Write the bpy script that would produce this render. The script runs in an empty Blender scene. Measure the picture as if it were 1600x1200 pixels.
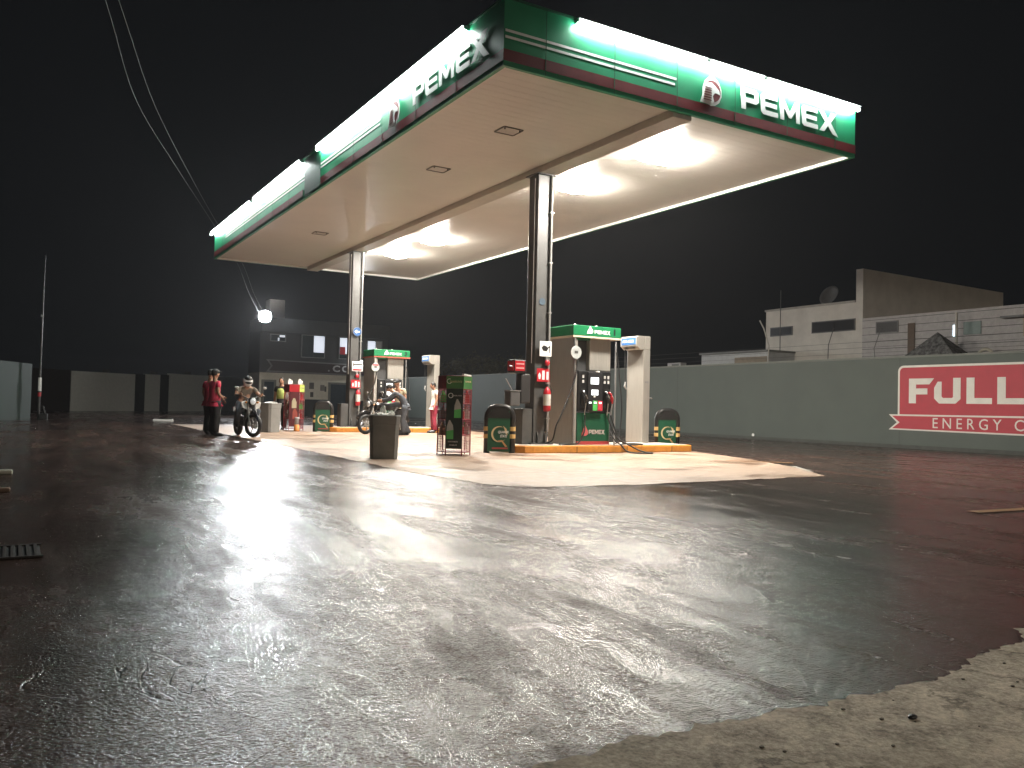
import bpy, bmesh, math, random
from mathutils import Vector, Matrix
R = math.radians; PI = math.pi
random.seed(7)
scn = bpy.context.scene
C = scn.collection

# ------------------------------------------------------------------ camera, world, exposure
cam_d = bpy.data.cameras.new('camera'); cam = bpy.data.objects.new('camera', cam_d); C.objects.link(cam)
cr = Vector((0.85837096, -0.51250275, 0.02324272)); cu = Vector((-0.03361551, -0.01097827, 0.99937454)); cd = Vector((0.51192704, 0.8586154, 0.02665147))
M = Matrix((cr, cu, -cd)).transposed().to_4x4(); M.translation = Vector((0, 0, 0.889)); cam.matrix_world = M
cam_d.sensor_width = 36; cam_d.lens = 1309.8 / 1600 * 36; cam_d.clip_start = 0.05; cam_d.clip_end = 1000
scn.camera = cam
w = bpy.data.worlds.new('World'); scn.world = w; w.use_nodes = True
w.node_tree.nodes['Background'].inputs[0].default_value = (0.80, 0.88, 1.0, 1)
w.node_tree.nodes['Background'].inputs[1].default_value = 0.006
scn.render.engine = 'CYCLES'
scn.view_settings.view_transform = 'Standard'; scn.view_settings.look = 'None'
scn.view_settings.gamma = 1; scn.view_settings.exposure = 0
scn.render.resolution_x = 1024; scn.render.resolution_y = 768
scn.cycles.use_denoising = True
scn.cycles.max_bounces = 6; scn.cycles.sample_clamp_indirect = 6
LAMP = 640.0; TUBE = 140.0; FLOOD = 1500.0; ADDED_STREET = 3200.0

# ------------------------------------------------------------------ materials
MATS = {}
def mat(name, col, rough=0.5, metal=0.0, var=0.12, scale=6.0, bump=0.0, bscale=60.0, emit=0.0, spec=0.5, ecol=None, stretch=None):
    if name in MATS: return MATS[name]
    m = bpy.data.materials.new(name); m.use_nodes = True; nt = m.node_tree; N = nt.nodes; L = nt.links
    b = N['Principled BSDF']
    b.inputs['Roughness'].default_value = rough; b.inputs['Metallic'].default_value = metal
    b.inputs['Specular IOR Level'].default_value = spec
    tc = N.new('ShaderNodeTexCoord'); mp = N.new('ShaderNodeMapping'); L.new(tc.outputs['Object'], mp.inputs[0])
    if stretch: mp.inputs['Scale'].default_value = stretch
    no = N.new('ShaderNodeTexNoise'); no.inputs['Scale'].default_value = scale; no.inputs['Detail'].default_value = 7
    no.inputs['Roughness'].default_value = 0.65
    L.new(mp.outputs[0], no.inputs['Vector'])
    rp = N.new('ShaderNodeValToRGB'); rp.color_ramp.elements[0].position = 0.3; rp.color_ramp.elements[1].position = 0.72
    rp.color_ramp.elements[0].color = tuple(c * (1 - var) for c in col) + (1,)
    rp.color_ramp.elements[1].color = tuple(min(1, c * (1 + var)) for c in col) + (1,)
    L.new(no.outputs['Fac'], rp.inputs[0]); L.new(rp.outputs[0], b.inputs['Base Color'])
    mr = N.new('ShaderNodeMapRange'); mr.inputs['To Min'].default_value = max(0.03, rough - 0.08); mr.inputs['To Max'].default_value = min(1, rough + 0.1)
    L.new(no.outputs['Fac'], mr.inputs[0]); L.new(mr.outputs[0], b.inputs['Roughness'])
    if bump:
        n2 = N.new('ShaderNodeTexNoise'); n2.inputs['Scale'].default_value = bscale; n2.inputs['Detail'].default_value = 5
        L.new(tc.outputs['Object'], n2.inputs['Vector'])
        bp = N.new('ShaderNodeBump'); bp.inputs['Strength'].default_value = bump; bp.inputs['Distance'].default_value = 0.01
        L.new(n2.outputs['Fac'], bp.inputs['Height']); L.new(bp.outputs[0], b.inputs['Normal'])
    if emit:
        b.inputs['Emission Color'].default_value = tuple(ecol or col) + (1,); b.inputs['Emission Strength'].default_value = emit
    MATS[name] = m; return m

def asphalt():
    m = bpy.data.materials.new('wet_asphalt'); m.use_nodes = True; nt = m.node_tree; N = nt.nodes; L = nt.links
    b = N['Principled BSDF']; geo = N.new('ShaderNodeNewGeometry')
    def noise(scale, det=4, rgh=0.55, mp=None, dist=0):
        n = N.new('ShaderNodeTexNoise'); n.inputs['Scale'].default_value = scale; n.inputs['Detail'].default_value = det
        n.inputs['Roughness'].default_value = rgh; n.inputs['Distortion'].default_value = dist
        L.new(mp.outputs[0] if mp else geo.outputs['Position'], n.inputs['Vector']); return n
    def mapn(rot, sc):
        mp = N.new('ShaderNodeMapping'); mp.vector_type = 'TEXTURE'; mp.inputs['Rotation'].default_value = (0, 0, rot); mp.inputs['Scale'].default_value = sc
        L.new(geo.outputs['Position'], mp.inputs[0]); return mp
    def mth(op, a, c=None, d=None):
        q = N.new('ShaderNodeMath'); q.operation = op
        for i, v in enumerate((a, c, d)):
            if v is None: continue
            if isinstance(v, (int, float)): q.inputs[i].default_value = v
            else: L.new(v, q.inputs[i])
        return q.outputs[0]
    def mrange(v, a, c, lo, hi, sm=False):
        q = N.new('ShaderNodeMapRange'); q.inputs[1].default_value = a; q.inputs[2].default_value = c; q.inputs[3].default_value = lo; q.inputs[4].default_value = hi
        if sm: q.interpolation_type = 'SMOOTHSTEP'
        L.new(v, q.inputs[0]); return q.outputs[0]
    streak = noise(1.0, 8, 0.66, mapn(R(-4), (0.55, 4.2, 1)), 0.5)      # long bands left by tyres and running water
    streak2 = noise(1.3, 8, 0.7, mapn(R(9), (1.1, 2.6, 1)), 0.8)
    big = noise(0.5, 6, 0.6)
    mid = noise(6, 7, 0.65)
    wet = mth('ADD', mth('MULTIPLY_ADD', streak.outputs['Fac'], 0.46, mth('MULTIPLY', mth('ADD', streak2.outputs['Fac'], big.outputs['Fac']), 0.24)), mth('MULTIPLY_ADD', mid.outputs['Fac'], 0.12, -0.03))
    wetm = mrange(wet, 0.40, 0.57, 0, 1, True)
    grain = noise(150, 4, 0.75)
    coarse = noise(38, 5, 0.7)
    vor = N.new('ShaderNodeTexVoronoi'); vor.inputs['Scale'].default_value = 85; L.new(geo.outputs['Position'], vor.inputs['Vector'])
    # colour
    rp = N.new('ShaderNodeValToRGB'); e = rp.color_ramp.elements
    e[0].position = 0.36; e[0].color = (0.015, 0.011, 0.010, 1); e[1].position = 0.66; e[1].color = (0.100, 0.074, 0.064, 1)
    L.new(mth('MULTIPLY_ADD', coarse.outputs['Fac'], 0.4, mth('MULTIPLY', grain.outputs['Fac'], 0.6)), rp.inputs[0])
    mx = N.new('ShaderNodeMix'); mx.data_type = 'RGBA'; mx.blend_type = 'MULTIPLY'; L.new(rp.outputs[0], mx.inputs[6])
    rp2 = N.new('ShaderNodeValToRGB'); rp2.color_ramp.elements[0].position = .38; rp2.color_ramp.elements[1].position = .64
    rp2.color_ramp.elements[0].color = (1.25, 1.05, 0.98, 1); rp2.color_ramp.elements[1].color = (0.55, 0.52, 0.50, 1)
    L.new(wet, rp2.inputs[0]); L.new(rp2.outputs[0], mx.inputs[7]); mx.inputs[0].default_value = 1
    fis = noise(1.6, 4, 0.55, None, 1.5)
    fm = mth('MULTIPLY', mrange(mth('ABSOLUTE', mth('SUBTRACT', fis.outputs['Fac'], 0.5)), 0.002, 0.008, 1, 0), mrange(big.outputs['Fac'], 0.52, 0.58, 0, 1))
    m4_ = N.new('ShaderNodeMix'); m4_.data_type = 'RGBA'; L.new(mth('MULTIPLY', fm, .8), m4_.inputs[0]); L.new(mx.outputs[2], m4_.inputs[6]); m4_.inputs[7].default_value = (.004, .003, .003, 1)
    L.new(m4_.outputs[2], b.inputs['Base Color'])
    # gloss: film of water between the stones, dull brown bands where it has drained
    rg = mth('MULTIPLY_ADD', coarse.outputs['Fac'], 0.12, mrange(wetm, 0, 1, 0.28, 0.05))
    L.new(rg, b.inputs['Roughness']); b.inputs['IOR'].default_value = 1.45
    L.new(mth('MULTIPLY', mth('MULTIPLY', mrange(wetm, 0, 1, 0.05, 1.15), mrange(grain.outputs['Fac'], .42, .56, .08, 1.25)), mrange(coarse.outputs['Fac'], .42, .56, .30, 1.15)), b.inputs['Specular IOR Level'])
    hg = mth('MULTIPLY', grain.outputs['Fac'], 0.0013)
    hv = mth('MULTIPLY', vor.outputs['Distance'], 0.0019)
    hc = mth('MULTIPLY', coarse.outputs['Fac'], 0.0014)
    hm = mth('MULTIPLY', mid.outputs['Fac'], 0.0024)
    hs = mth('MULTIPLY', streak2.outputs['Fac'], 0.008)
    H = mth('ADD', mth('ADD', mth('ADD', hg, hv), mth('ADD', hm, hc)), hs)
    H = mth('SUBTRACT', mth('MULTIPLY', H, mrange(wet, 0.40, 0.66, 1.35, 0.75)), mth('MULTIPLY', fm, 0.006))
    bp = N.new('ShaderNodeBump'); bp.inputs['Distance'].default_value = 1.0
    bp.inputs['Strength'].default_value = 1.0
    L.new(H, bp.inputs['Height']); L.new(bp.outputs[0], b.inputs['Normal'])
    return m

def concrete(name, c1, c2, stain, rough, cracks=0.0, grain=40, bumpd=0.004, joints=False, wetr=None):
    m = bpy.data.materials.new(name); m.use_nodes = True; nt = m.node_tree; N = nt.nodes; L = nt.links
    b = N['Principled BSDF']; geo = N.new('ShaderNodeNewGeometry')
    def noise(scale, det=6, rgh=0.6, dist=0):
        n = N.new('ShaderNodeTexNoise'); n.inputs['Scale'].default_value = scale; n.inputs['Detail'].default_value = det
        n.inputs['Roughness'].default_value = rgh; n.inputs['Distortion'].default_value = dist
        L.new(geo.outputs['Position'], n.inputs['Vector']); return n
    n1 = noise(0.9, 8, 0.65, 0.6); n2 = noise(grain, 5, 0.7); n3 = noise(6, 7, 0.65)
    rp = N.new('ShaderNodeValToRGB'); rp.color_ramp.elements[0].position = .35; rp.color_ramp.elements[1].position = .65
    rp.color_ramp.elements[0].color = c1 + (1,); rp.color_ramp.elements[1].color = c2 + (1,)
    ad = N.new('ShaderNodeMath'); ad.operation = 'MULTIPLY_ADD'; ad.inputs[1].default_value = 0.5
    L.new(n2.outputs['Fac'], ad.inputs[0]); hf = N.new('ShaderNodeMath'); hf.operation = 'MULTIPLY'; hf.inputs[1].default_value = 0.5
    L.new(n3.outputs['Fac'], hf.inputs[0]); L.new(hf.outputs[0], ad.inputs[2]); L.new(ad.outputs[0], rp.inputs[0])
    st = N.new('ShaderNodeValToRGB'); st.color_ramp.elements[0].position = .36; st.color_ramp.elements[1].position = .52
    st.color_ramp.elements[0].color = stain + (1,); st.color_ramp.elements[1].color = (1, 1, 1, 1)
    L.new(n1.outputs['Fac'], st.inputs[0])
    mx = N.new('ShaderNodeMix'); mx.data_type = 'RGBA'; mx.blend_type = 'MULTIPLY'; mx.inputs[0].default_value = 1
    L.new(rp.outputs[0], mx.inputs[6]); L.new(st.outputs[0], mx.inputs[7])
    out = mx.outputs[2]; height = n2.outputs['Fac']
    if cracks:
        v = N.new('ShaderNodeTexVoronoi'); v.feature = 'DISTANCE_TO_EDGE'; v.inputs['Scale'].default_value = cracks
        wv = N.new('ShaderNodeVectorMath'); wv.operation = 'MULTIPLY_ADD'; wv.inputs[1].default_value = (.35, .35, .35)
        L.new(n3.outputs['Color'], wv.inputs[0]); L.new(geo.outputs['Position'], wv.inputs[2]); L.new(wv.outputs[0], v.inputs['Vector'])
        cr_ = N.new('ShaderNodeValToRGB'); cr_.color_ramp.elements[0].position = 0.0; cr_.color_ramp.elements[1].position = .045
        cr_.color_ramp.elements[0].color = (.22, .20, .18, 1); cr_.color_ramp.elements[1].color = (1, 1, 1, 1)
        L.new(v.outputs['Distance'], cr_.inputs[0])
        m2 = N.new('ShaderNodeMix'); m2.data_type = 'RGBA'; m2.blend_type = 'MULTIPLY'
        msk = noise(0.7, 2); mr = N.new('ShaderNodeMapRange'); mr.inputs[1].default_value = .40; mr.inputs[2].default_value = .52; L.new(msk.outputs['Fac'], mr.inputs[0])
        L.new(mr.outputs[0], m2.inputs[0]); L.new(out, m2.inputs[6]); L.new(cr_.outputs[0], m2.inputs[7]); out = m2.outputs[2]
    if joints:
        sx = N.new('ShaderNodeSeparateXYZ'); L.new(geo.outputs['Position'], sx.inputs[0])
        for ax in (0, 1):
            pg = N.new('ShaderNodeMath'); pg.operation = 'PINGPONG'; pg.inputs[1].default_value = 1.6; L.new(sx.outputs[ax], pg.inputs[0])
            lt = N.new('ShaderNodeMath'); lt.operation = 'GREATER_THAN'; lt.inputs[1].default_value = 0.012; L.new(pg.outputs[0], lt.inputs[0])
            mr = N.new('ShaderNodeMapRange'); mr.inputs[3].default_value = .45; mr.inputs[4].default_value = 1; L.new(lt.outputs[0], mr.inputs[0])
            m3 = N.new('ShaderNodeMix'); m3.data_type = 'RGBA'; m3.blend_type = 'MULTIPLY'; m3.inputs[0].default_value = 1
            L.new(out, m3.inputs[6]); cb = N.new('ShaderNodeCombineColor')
            for i in range(3): L.new(mr.outputs[0], cb.inputs[i])
            L.new(cb.outputs[0], m3.inputs[7]); out = m3.outputs[2]
    L.new(out, b.inputs['Base Color']); b.inputs['Roughness'].default_value = rough
    if wetr is not None:
        mr = N.new('ShaderNodeMapRange'); mr.inputs[1].default_value = .38; mr.inputs[2].default_value = .5; mr.inputs[3].default_value = wetr; mr.inputs[4].default_value = rough
        L.new(n1.outputs['Fac'], mr.inputs[0]); L.new(mr.outputs[0], b.inputs['Roughness'])
    bp = N.new('ShaderNodeBump'); bp.inputs['Distance'].default_value = bumpd; bp.inputs['Strength'].default_value = .8
    L.new(height, bp.inputs['Height']); L.new(bp.outputs[0], b.inputs['Normal'])
    return m

# ------------------------------------------------------------------ mesh helpers
class MB:
    def __init__(s): s.b = bmesh.new()
    def box(s, x0, x1, y0, y1, z0, z1, mtx=None):
        c = Matrix.Translation(((x0 + x1) / 2, (y0 + y1) / 2, (z0 + z1) / 2)) @ Matrix.Diagonal((abs(x1 - x0), abs(y1 - y0), abs(z1 - z0), 1))
        bmesh.ops.create_cube(s.b, size=1, matrix=(mtx @ c) if mtx else c); return s
    def tube(s, pts, r, seg=8, closed=False, r2=None, caps=True):
        pts = [Vector(p) for p in pts]; n = len(pts); rings = []
        up = Vector((0, 0, 1)); prev = None
        for i, p in enumerate(pts):
            if closed: t = (pts[(i + 1) % n] - pts[i - 1])
            else: t = pts[min(i + 1, n - 1)] - pts[max(i - 1, 0)]
            t.normalize()
            if prev is None:
                a = t.cross(up)
                if a.length < 1e-3: a = t.cross(Vector((1, 0, 0)))
            else: a = prev - t * prev.dot(t)
            a.normalize(); prev = a; bb = t.cross(a)
            rr = r[i] if isinstance(r, (list, tuple)) else r
            q = rr if isinstance(rr, tuple) else (rr, rr)
            rings.append([s.b.verts.new(p + a * math.cos(2 * PI * k / seg) * q[0] + bb * math.sin(2 * PI * k / seg) * q[1]) for k in range(seg)])
        m = n if closed else n - 1
        for i in range(m):
            A = rings[i]; B = rings[(i + 1) % n]
            for k in range(seg): s.b.faces.new((A[k], A[(k + 1) % seg], B[(k + 1) % seg], B[k]))
        if caps and not closed:
            s.b.faces.new(rings[0][::-1]); s.b.faces.new(rings[-1])
        return s
    def lathe(s, prof, c=(0, 0, 0), seg=20, mtx=None):
        rings = []
        for (rr, z) in prof:
            ring = []
            for k in range(seg):
                v = Vector((rr * math.cos(2 * PI * k / seg), rr * math.sin(2 * PI * k / seg), z))
                if mtx: v = mtx @ v
                ring.append(s.b.verts.new(v + Vector(c)))
            rings.append(ring)
        for A, B in zip(rings, rings[1:]):
            for k in range(seg): s.b.faces.new((A[k], A[(k + 1) % seg], B[(k + 1) % seg], B[k]))
        s.b.faces.new(rings[0][::-1]); s.b.faces.new(rings[-1]); return s
    def ell(s, c, rx, ry, rz, seg=14, mtx=None):
        m = Matrix.Translation(c) @ (mtx or Matrix()) @ Matrix.Diagonal((rx, ry, rz, 1))
        bmesh.ops.create_uvsphere(s.b, u_segments=seg, v_segments=max(6, seg * 2 // 3), radius=1, matrix=m); return s
    def prism(s, pts, z0, z1, mtx=None):
        a = [Vector((p[0], p[1], z0)) for p in pts]; c = [Vector((p[0], p[1], z1)) for p in pts]
        if mtx: a = [mtx @ v for v in a]; c = [mtx @ v for v in c]
        A = [s.b.verts.new(v) for v in a]; B = [s.b.verts.new(v) for v in c]; n = len(pts)
        for i in range(n): s.b.faces.new((A[i], A[(i + 1) % n], B[(i + 1) % n], B[i]))
        s.b.faces.new(A[::-1]); s.b.faces.new(B); return s
    def build(s, name, m, parent=None, bevel=0.0, smooth=False, seg=2):
        bmesh.ops.recalc_face_normals(s.b, faces=s.b.faces)
        me = bpy.data.meshes.new(name); s.b.to_mesh(me); s.b.free(); me.materials.append(m)
        if smooth:
            for p in me.polygons: p.use_smooth = True
        o = bpy.data.objects.new(name, me); C.objects.link(o)
        if parent: o.parent = parent
        if bevel:
            bv = o.modifiers.new('bevel', 'BEVEL'); bv.width = bevel; bv.segments = seg; bv.limit_method = 'ANGLE'; bv.angle_limit = R(40)
        return o
def tag(o, label=None, cat=None, group=None, kind=None):
    for k, v in (('label', label), ('category', cat), ('group', group), ('kind', kind)):
        if v: o[k] = v
    return o
def thing(name, label, cat, loc=(0, 0, 0), rz=0, group=None):
    o = bpy.data.objects.new(name, None); o.empty_display_size = .1; C.objects.link(o); o.location = loc; o.rotation_euler = (0, 0, rz)
    return tag(o, label, cat, group)
def copy_tree(o, parent=None):
    c = o.copy(); C.objects.link(c); c.parent = parent
    for ch in list(o.children): copy_tree(ch, c)
    return c
def frame(o, right, up=(0, 0, 1)):
    r_ = Vector(right).normalized(); u_ = Vector(up).normalized(); n = r_.cross(u_)
    m = Matrix((r_, u_, n)).transposed().to_4x4(); m.translation = Vector(o); return m
FX = (1, 0, 0); FY = (0, -1, 0)       # faces towards -Y / towards -X
def curve_mesh(cu, name, m, parent):
    o = bpy.data.objects.new('tmp', cu); C.objects.link(o); bpy.context.view_layer.update()
    me = bpy.data.meshes.new_from_object(o.evaluated_get(bpy.context.evaluated_depsgraph_get())); bpy.data.objects.remove(o)
    me.name = name; me.materials.clear(); me.materials.append(m)
    q = bpy.data.objects.new(name, me); C.objects.link(q)
    if parent: q.parent = parent
    return q
def text(name, body, m, parent, fr, W, H, bold=0.0, shear=0.0, ext=0.004, center=False):
    """lettering fitted into a W x H box whose lower left corner is the frame's origin"""
    cu = bpy.data.curves.new('txt', 'FONT'); cu.body = body; cu.size = 1; cu.offset = bold; cu.shear = shear; cu.extrude = 0.5; cu.resolution_u = 3
    q = curve_mesh(cu, name, m, parent); me = q.data
    xs = [v.co.x for v in me.vertices]; ys = [v.co.y for v in me.vertices]
    sx = W / (max(xs) - min(xs)); sy = H / (max(ys) - min(ys))
    me.transform(fr @ Matrix.Diagonal((sx, sy, 2 * ext, 1)) @ Matrix.Translation((-min(xs), -min(ys), 0)))
    return q
def shape(name, loops, m, parent, fr, sx=1, sy=1, ext=0.004, dz=0.0, shear=0.0):
    cu = bpy.data.curves.new('shp', 'CURVE'); cu.dimensions = '2D'; cu.fill_mode = 'BOTH'; cu.extrude = 0.5
    for lp in loops:
        sp = cu.splines.new('POLY'); sp.points.add(len(lp) - 1); sp.use_cyclic_u = True
        for p, v in zip(sp.points, lp): p.co = (v[0], v[1], 0, 1)
    q = curve_mesh(cu, name, m, parent)
    q.data.transform(fr @ Matrix.Translation((0, 0, dz)) @ Matrix.Diagonal((sx, sy, 2 * ext, 1)) @ Matrix(((1, shear, 0, 0), (0, 1, 0, 0), (0, 0, 1, 0), (0, 0, 0, 1))))
    return q
def circ(cx, cy, r, n=24, a0=0, a1=360): return [(cx + r * math.cos(R(a0 + (a1 - a0) * i / n)), cy + r * math.sin(R(a0 + (a1 - a0) * i / n))) for i in range(n if a1 - a0 == 360 else n + 1)]
# block letters of the fuel brand: outlines in a unit-high cell
GL = {
 'P': ([[(0, 0), (.24, 0), (.24, .34), (.82, .34), (.96, .46), (.96, .88), (.82, 1), (0, 1)], [(.24, .56), (.24, .78), (.70, .78), (.74, .74), (.74, .60), (.70, .56)]], 1.02),
 'E': ([[(.12, 0), (.95, 0), (.95, .22), (.28, .22), (.24, .27), (.24, .40), (.90, .40), (.90, .60), (.24, .60), (.24, .73), (.28, .78), (.95, .78), (.95, 1), (.12, 1), (0, .88), (0, .12)]], 1.03),
 'M': ([[(0, 0), (.22, 0), (.22, .62), (.50, .16), (.64, .16), (.92, .62), (.92, 0), (1.14, 0), (1.14, 1), (.90, 1), (.57, .45), (.24, 1), (0, 1)]], 1.22),
 'X': ([[(-.05, 0), (.24, 0), (.50, .32), (.76, -.05), (1.12, -.12), (.68, .50), (1.04, 1), (.74, 1), (.50, .66), (.26, 1), (-.04, 1), (.34, .50)]], 1.1),
 'F': ([[(0, 0), (.3, 0), (.3, .36), (.78, .36), (.78, .6), (.3, .6), (.3, .76), (.86, .76), (1.05, 1), (.0, 1)]], 1.0),
 'U': ([[(.2, 0), (.85, 0), (1.05, .18), (1.05, 1), (.76, 1), (.76, .26), (.72, .22), (.36, .22), (.30, .28), (.30, .86), (.14, .86), (0, .62), (0, .2)]], 1.22),
 'L': ([[(0, 0), (.95, 0), (.95, .22), (.3, .22), (.3, 1), (0, 1)]], 1.08),
}
def block(name, word, m, parent, fr, W, H, ext=0.004, dz=0.0, shear=0.0, gap=1.0):
    x = 0; loops = []
    for ch in word:
        g, adv = GL[ch]
        for lp in g: loops.append([(a + x, b_) for a, b_ in lp])
        x += adv * gap + .06
    return shape(name, loops, m, parent, fr, W / x, H, ext, dz, shear)
def eagle(parent, fr, s, white, red, dz=0.0, name='eagle_emblem'):
    """drop-shaped emblem: white outline, red disc, white eagle head with hatched neck"""
    o1 = shape(name, [[(0.0, .02), (.10, .30), (.10, .55), (.2, .8), (.42, .98), (.5, 1.06), (.62, .99), (.84, .84), (.97, .6), (.98, .36), (.88, .13), (.68, .0), (.5, -.04), (.36, .0)]], white, parent, fr, s, s, .003, dz + .003)
    shape('red_disc', [circ(.56, .48, .37, 26)], red, o1, fr, s, s, .003, dz + .008)
    shape('eagle_head', [[(.04, .05), (.16, .34), (.17, .55), (.3, .72), (.5, .76), (.68, .66), (.84, .55), (.90, .40), (.80, .42), (.70, .44), (.62, .40), (.56, .3), (.62, .12), (.5, .05), (.3, .06)]], white, o1, fr, s, s, .003, dz + .013)
    for i in range(6):
        y = .12 + i * .085
        shape('feather_stripe', [[(.12 + i * .015, y), (.50, y + .01), (.48, y + .03), (.13 + i * .015, y + .028)]], red, o1, fr, s, s, .002, dz + .018)
    return o1

# ------------------------------------------------------------------ palette
green = mat('fascia_green', (.016, .25, .115), .38, var=.14, scale=1.5)
dred = mat('fascia_red', (.15, .018, .022), .4, var=.2, scale=3)
white = mat('white_paint', (.78, .78, .76), .45, var=.05)
ceilm = mat('ceiling_cream', (.68, .64, .59), .34, var=.07, scale=.8, bump=.12, bscale=9)
beamm = mat('beam_cream', (.52, .48, .43), .4, var=.08)
steel = mat('dark_grey_steel', (.070, .070, .068), .42, metal=.0, var=.15, bump=.15, bscale=25)
brushed = mat('brushed_steel', (.42, .40, .36), .36, metal=.45, var=.12, scale=5, stretch=(8, 8, .5), bump=.05)
galv = mat('galvanised_pipe', (.34, .34, .33), .4, metal=.6, var=.15)
black = mat('black_plastic', (.012, .012, .013), .4, var=.3)
rubber = mat('black_rubber', (.014, .014, .014), .55, var=.2)
orange = mat('orange_kerb_paint', (.62, .26, .045), .5, var=.18, scale=9, bump=.3)
islt = concrete('island_top', (.40, .37, .33), (.55, .5, .45), (.6, .58, .55), .7)
dgreen = mat('deep_green', (.010, .075, .038), .35, var=.12)
pgreen = mat('pump_green', (.012, .17, .065), .35, var=.12)
cream = mat('cream_band', (.62, .55, .42), .5)
redp = mat('red_paint', (.45, .02, .03), .35, var=.12)
yellow = mat('tan_yellow_band', (.68, .45, .17), .5, var=.1)
grayp = mat('grey_bin_plastic', (.19, .19, .18), .5, var=.12, bump=.2)
skin = mat('skin', (.36, .19, .12), .5, var=.1)
hairm = mat('dark_hair', (.012, .010, .009), .6, var=.3, bump=.4)
lit = mat('lit_pane', (.8, .84, .88), .4, emit=.75, ecol=(.82, .88, 1.0))
screen = mat('lit_screen', (.8, .85, .85), .3, emit=1.3, ecol=(.86, .95, 1.0))
lampw = mat('lamp_lens', (.9, .9, .9), .3, emit=LAMP, ecol=(1, .93, .83))
tubew = mat('fascia_tube', (.9, .9, .9), .3, emit=TUBE, ecol=(.90, 1.0, .97))
floodw = mat('flood_lens', (.9, .9, .9), .3, emit=FLOOD, ecol=(.95, .97, 1))

# ------------------------------------------------------------------ ground
asp = asphalt()
g = MB(); bmesh.ops.create_grid(g.b, x_segments=2, y_segments=2, size=220, matrix=Matrix.Translation((0, 60, 0)))
tag(g.build('asphalt_ground', asp), kind='structure')
def jag(pts, amp, sub, seed):
    rnd = random.Random(seed); out = []
    for i in range(len(pts)):
        a = Vector(pts[i]); b_ = Vector(pts[(i + 1) % len(pts)]); n = max(1, int((b_ - a).length / sub))
        for k in range(n):
            p = a.lerp(b_, k / n); j = amp if (k or i) else amp * .3
            out.append((p.x + rnd.uniform(-j, j), p.y + rnd.uniform(-j, j)))
    return out
def sheet(name, pts, z, m):
    b = MB(); vs = [b.b.verts.new((p[0], p[1], z)) for p in pts]; f = b.b.faces.new(vs); bmesh.ops.triangulate(b.b, faces=[f])
    o = b.build(name, m)
    if o.data.polygons[0].normal.z < 0: o.data.flip_normals()
    return tag(o, kind='structure')
slabm = concrete('forecourt_concrete', (.25, .178, .128), (.38, .28, .21), (.50, .42, .36), .62, grain=30, bumpd=.003, joints=True, wetr=.3)
slabpts = jag([(4.62, 8.3), (4.95, 7.85), (6.4, 7.72), (8.2, 7.85), (9.95, 7.95)], .05, .35, 1)[:-12]
slabpts = jag([(4.62, 8.3), (4.95, 7.85), (6.4, 7.72), (8.2, 7.85), (9.95, 7.95), (11.0, 9.4), (11.9, 11.2), (12.6, 13.2), (13.5, 15.5), (13.6, 31), (4.75, 31), (4.7, 18.4), (4.5, 10.1)], .03, .10, 3)
sheet('concrete_slab', slabpts, .004, slabm)
apm = concrete('dry_concrete', (.13, .105, .08), (.72, .63, .51), (.62, .60, .56), .85, cracks=2.6, grain=55, bumpd=.010)
edge = [(.45, 1.72), (.9, 1.735), (1.21, 1.74), (1.47, 1.76), (1.81, 1.735), (2.19, 1.705), (2.47, 1.69), (2.78, 1.69), (2.98, 1.76), (3.21, 1.81), (3.42, 1.80), (3.62, 1.92), (4.3, 2.02), (6, 2.2), (12, 2.4)]
rnd = random.Random(5); e2 = []
for a, b_ in zip(edge, edge[1:]):
    n = max(2, int(math.dist(a, b_) / .025)) if a[0] < 4.4 else 8
    for k in range(n):
        t = k / n; x = a[0] + (b_[0] - a[0]) * t; y = a[1] + (b_[1] - a[1]) * t
        e2.append((x + rnd.uniform(-.006, .006), y + .012 * math.sin(x * 23) + .008 * math.sin(x * 61) + rnd.uniform(-.010, .010)))
sheet('dry_pavement', [(-.6, 0.9), (-.2, 1.25), (.2, 1.62)] + e2 + [(12, -14), (-1, -14)], .012, apm)
# painted marks
def mark(name, pts, m, label=None):
    return sheet(name, pts, .009, m)
paint_o = mat('worn_orange_line', (.20, .10, .035), .6, var=.35, scale=20)
paint_w = mat('worn_white_line', (.30, .28, .25), .6, var=.5, scale=20)
mark('orange_line', [(11.0, 10.9), (11.8, 10.1), (11.9, 10.2), (11.1, 11.05)], paint_o)
mark('white_line', [(10.45, 8.55), (11.15, 9.5), (11.09, 9.56), (10.39, 8.6)], paint_w)
mark('yellow_line', [(7.7, 4.45), (8.7, 4.38), (8.72, 4.5), (7.72, 4.58)], paint_o)
# pebbles and scraps near the edge of the dry pavement
for i in range(42):
    x = random.uniform(1.0, 4.2); y = random.uniform(1.35, 1.68); s_ = random.uniform(.003, .007)
    b = MB(); bmesh.ops.create_icosphere(b.b, subdivisions=1, radius=s_, matrix=Matrix.Translation((x, y, .012 + s_ * .4)) @ Matrix.Diagonal((1.3, 1, .6, 1)))
    o = b.build('pebble', mat('pebble_grey', (.16, .14, .12), .8)); tag(o, 'tiny loose grey pebble on the dry pavement', 'pebble', 'loose pebbles on the dry pavement')
b = MB(); bmesh.ops.create_icosphere(b.b, subdivisions=2, radius=.012, matrix=Matrix.Translation((2.27, 1.50, .018)) @ Matrix.Diagonal((1.5, 1, .6, 1)))
tag(b.build('stone', black), 'small black stone lying on the pale cracked pavement', 'stone')

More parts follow.
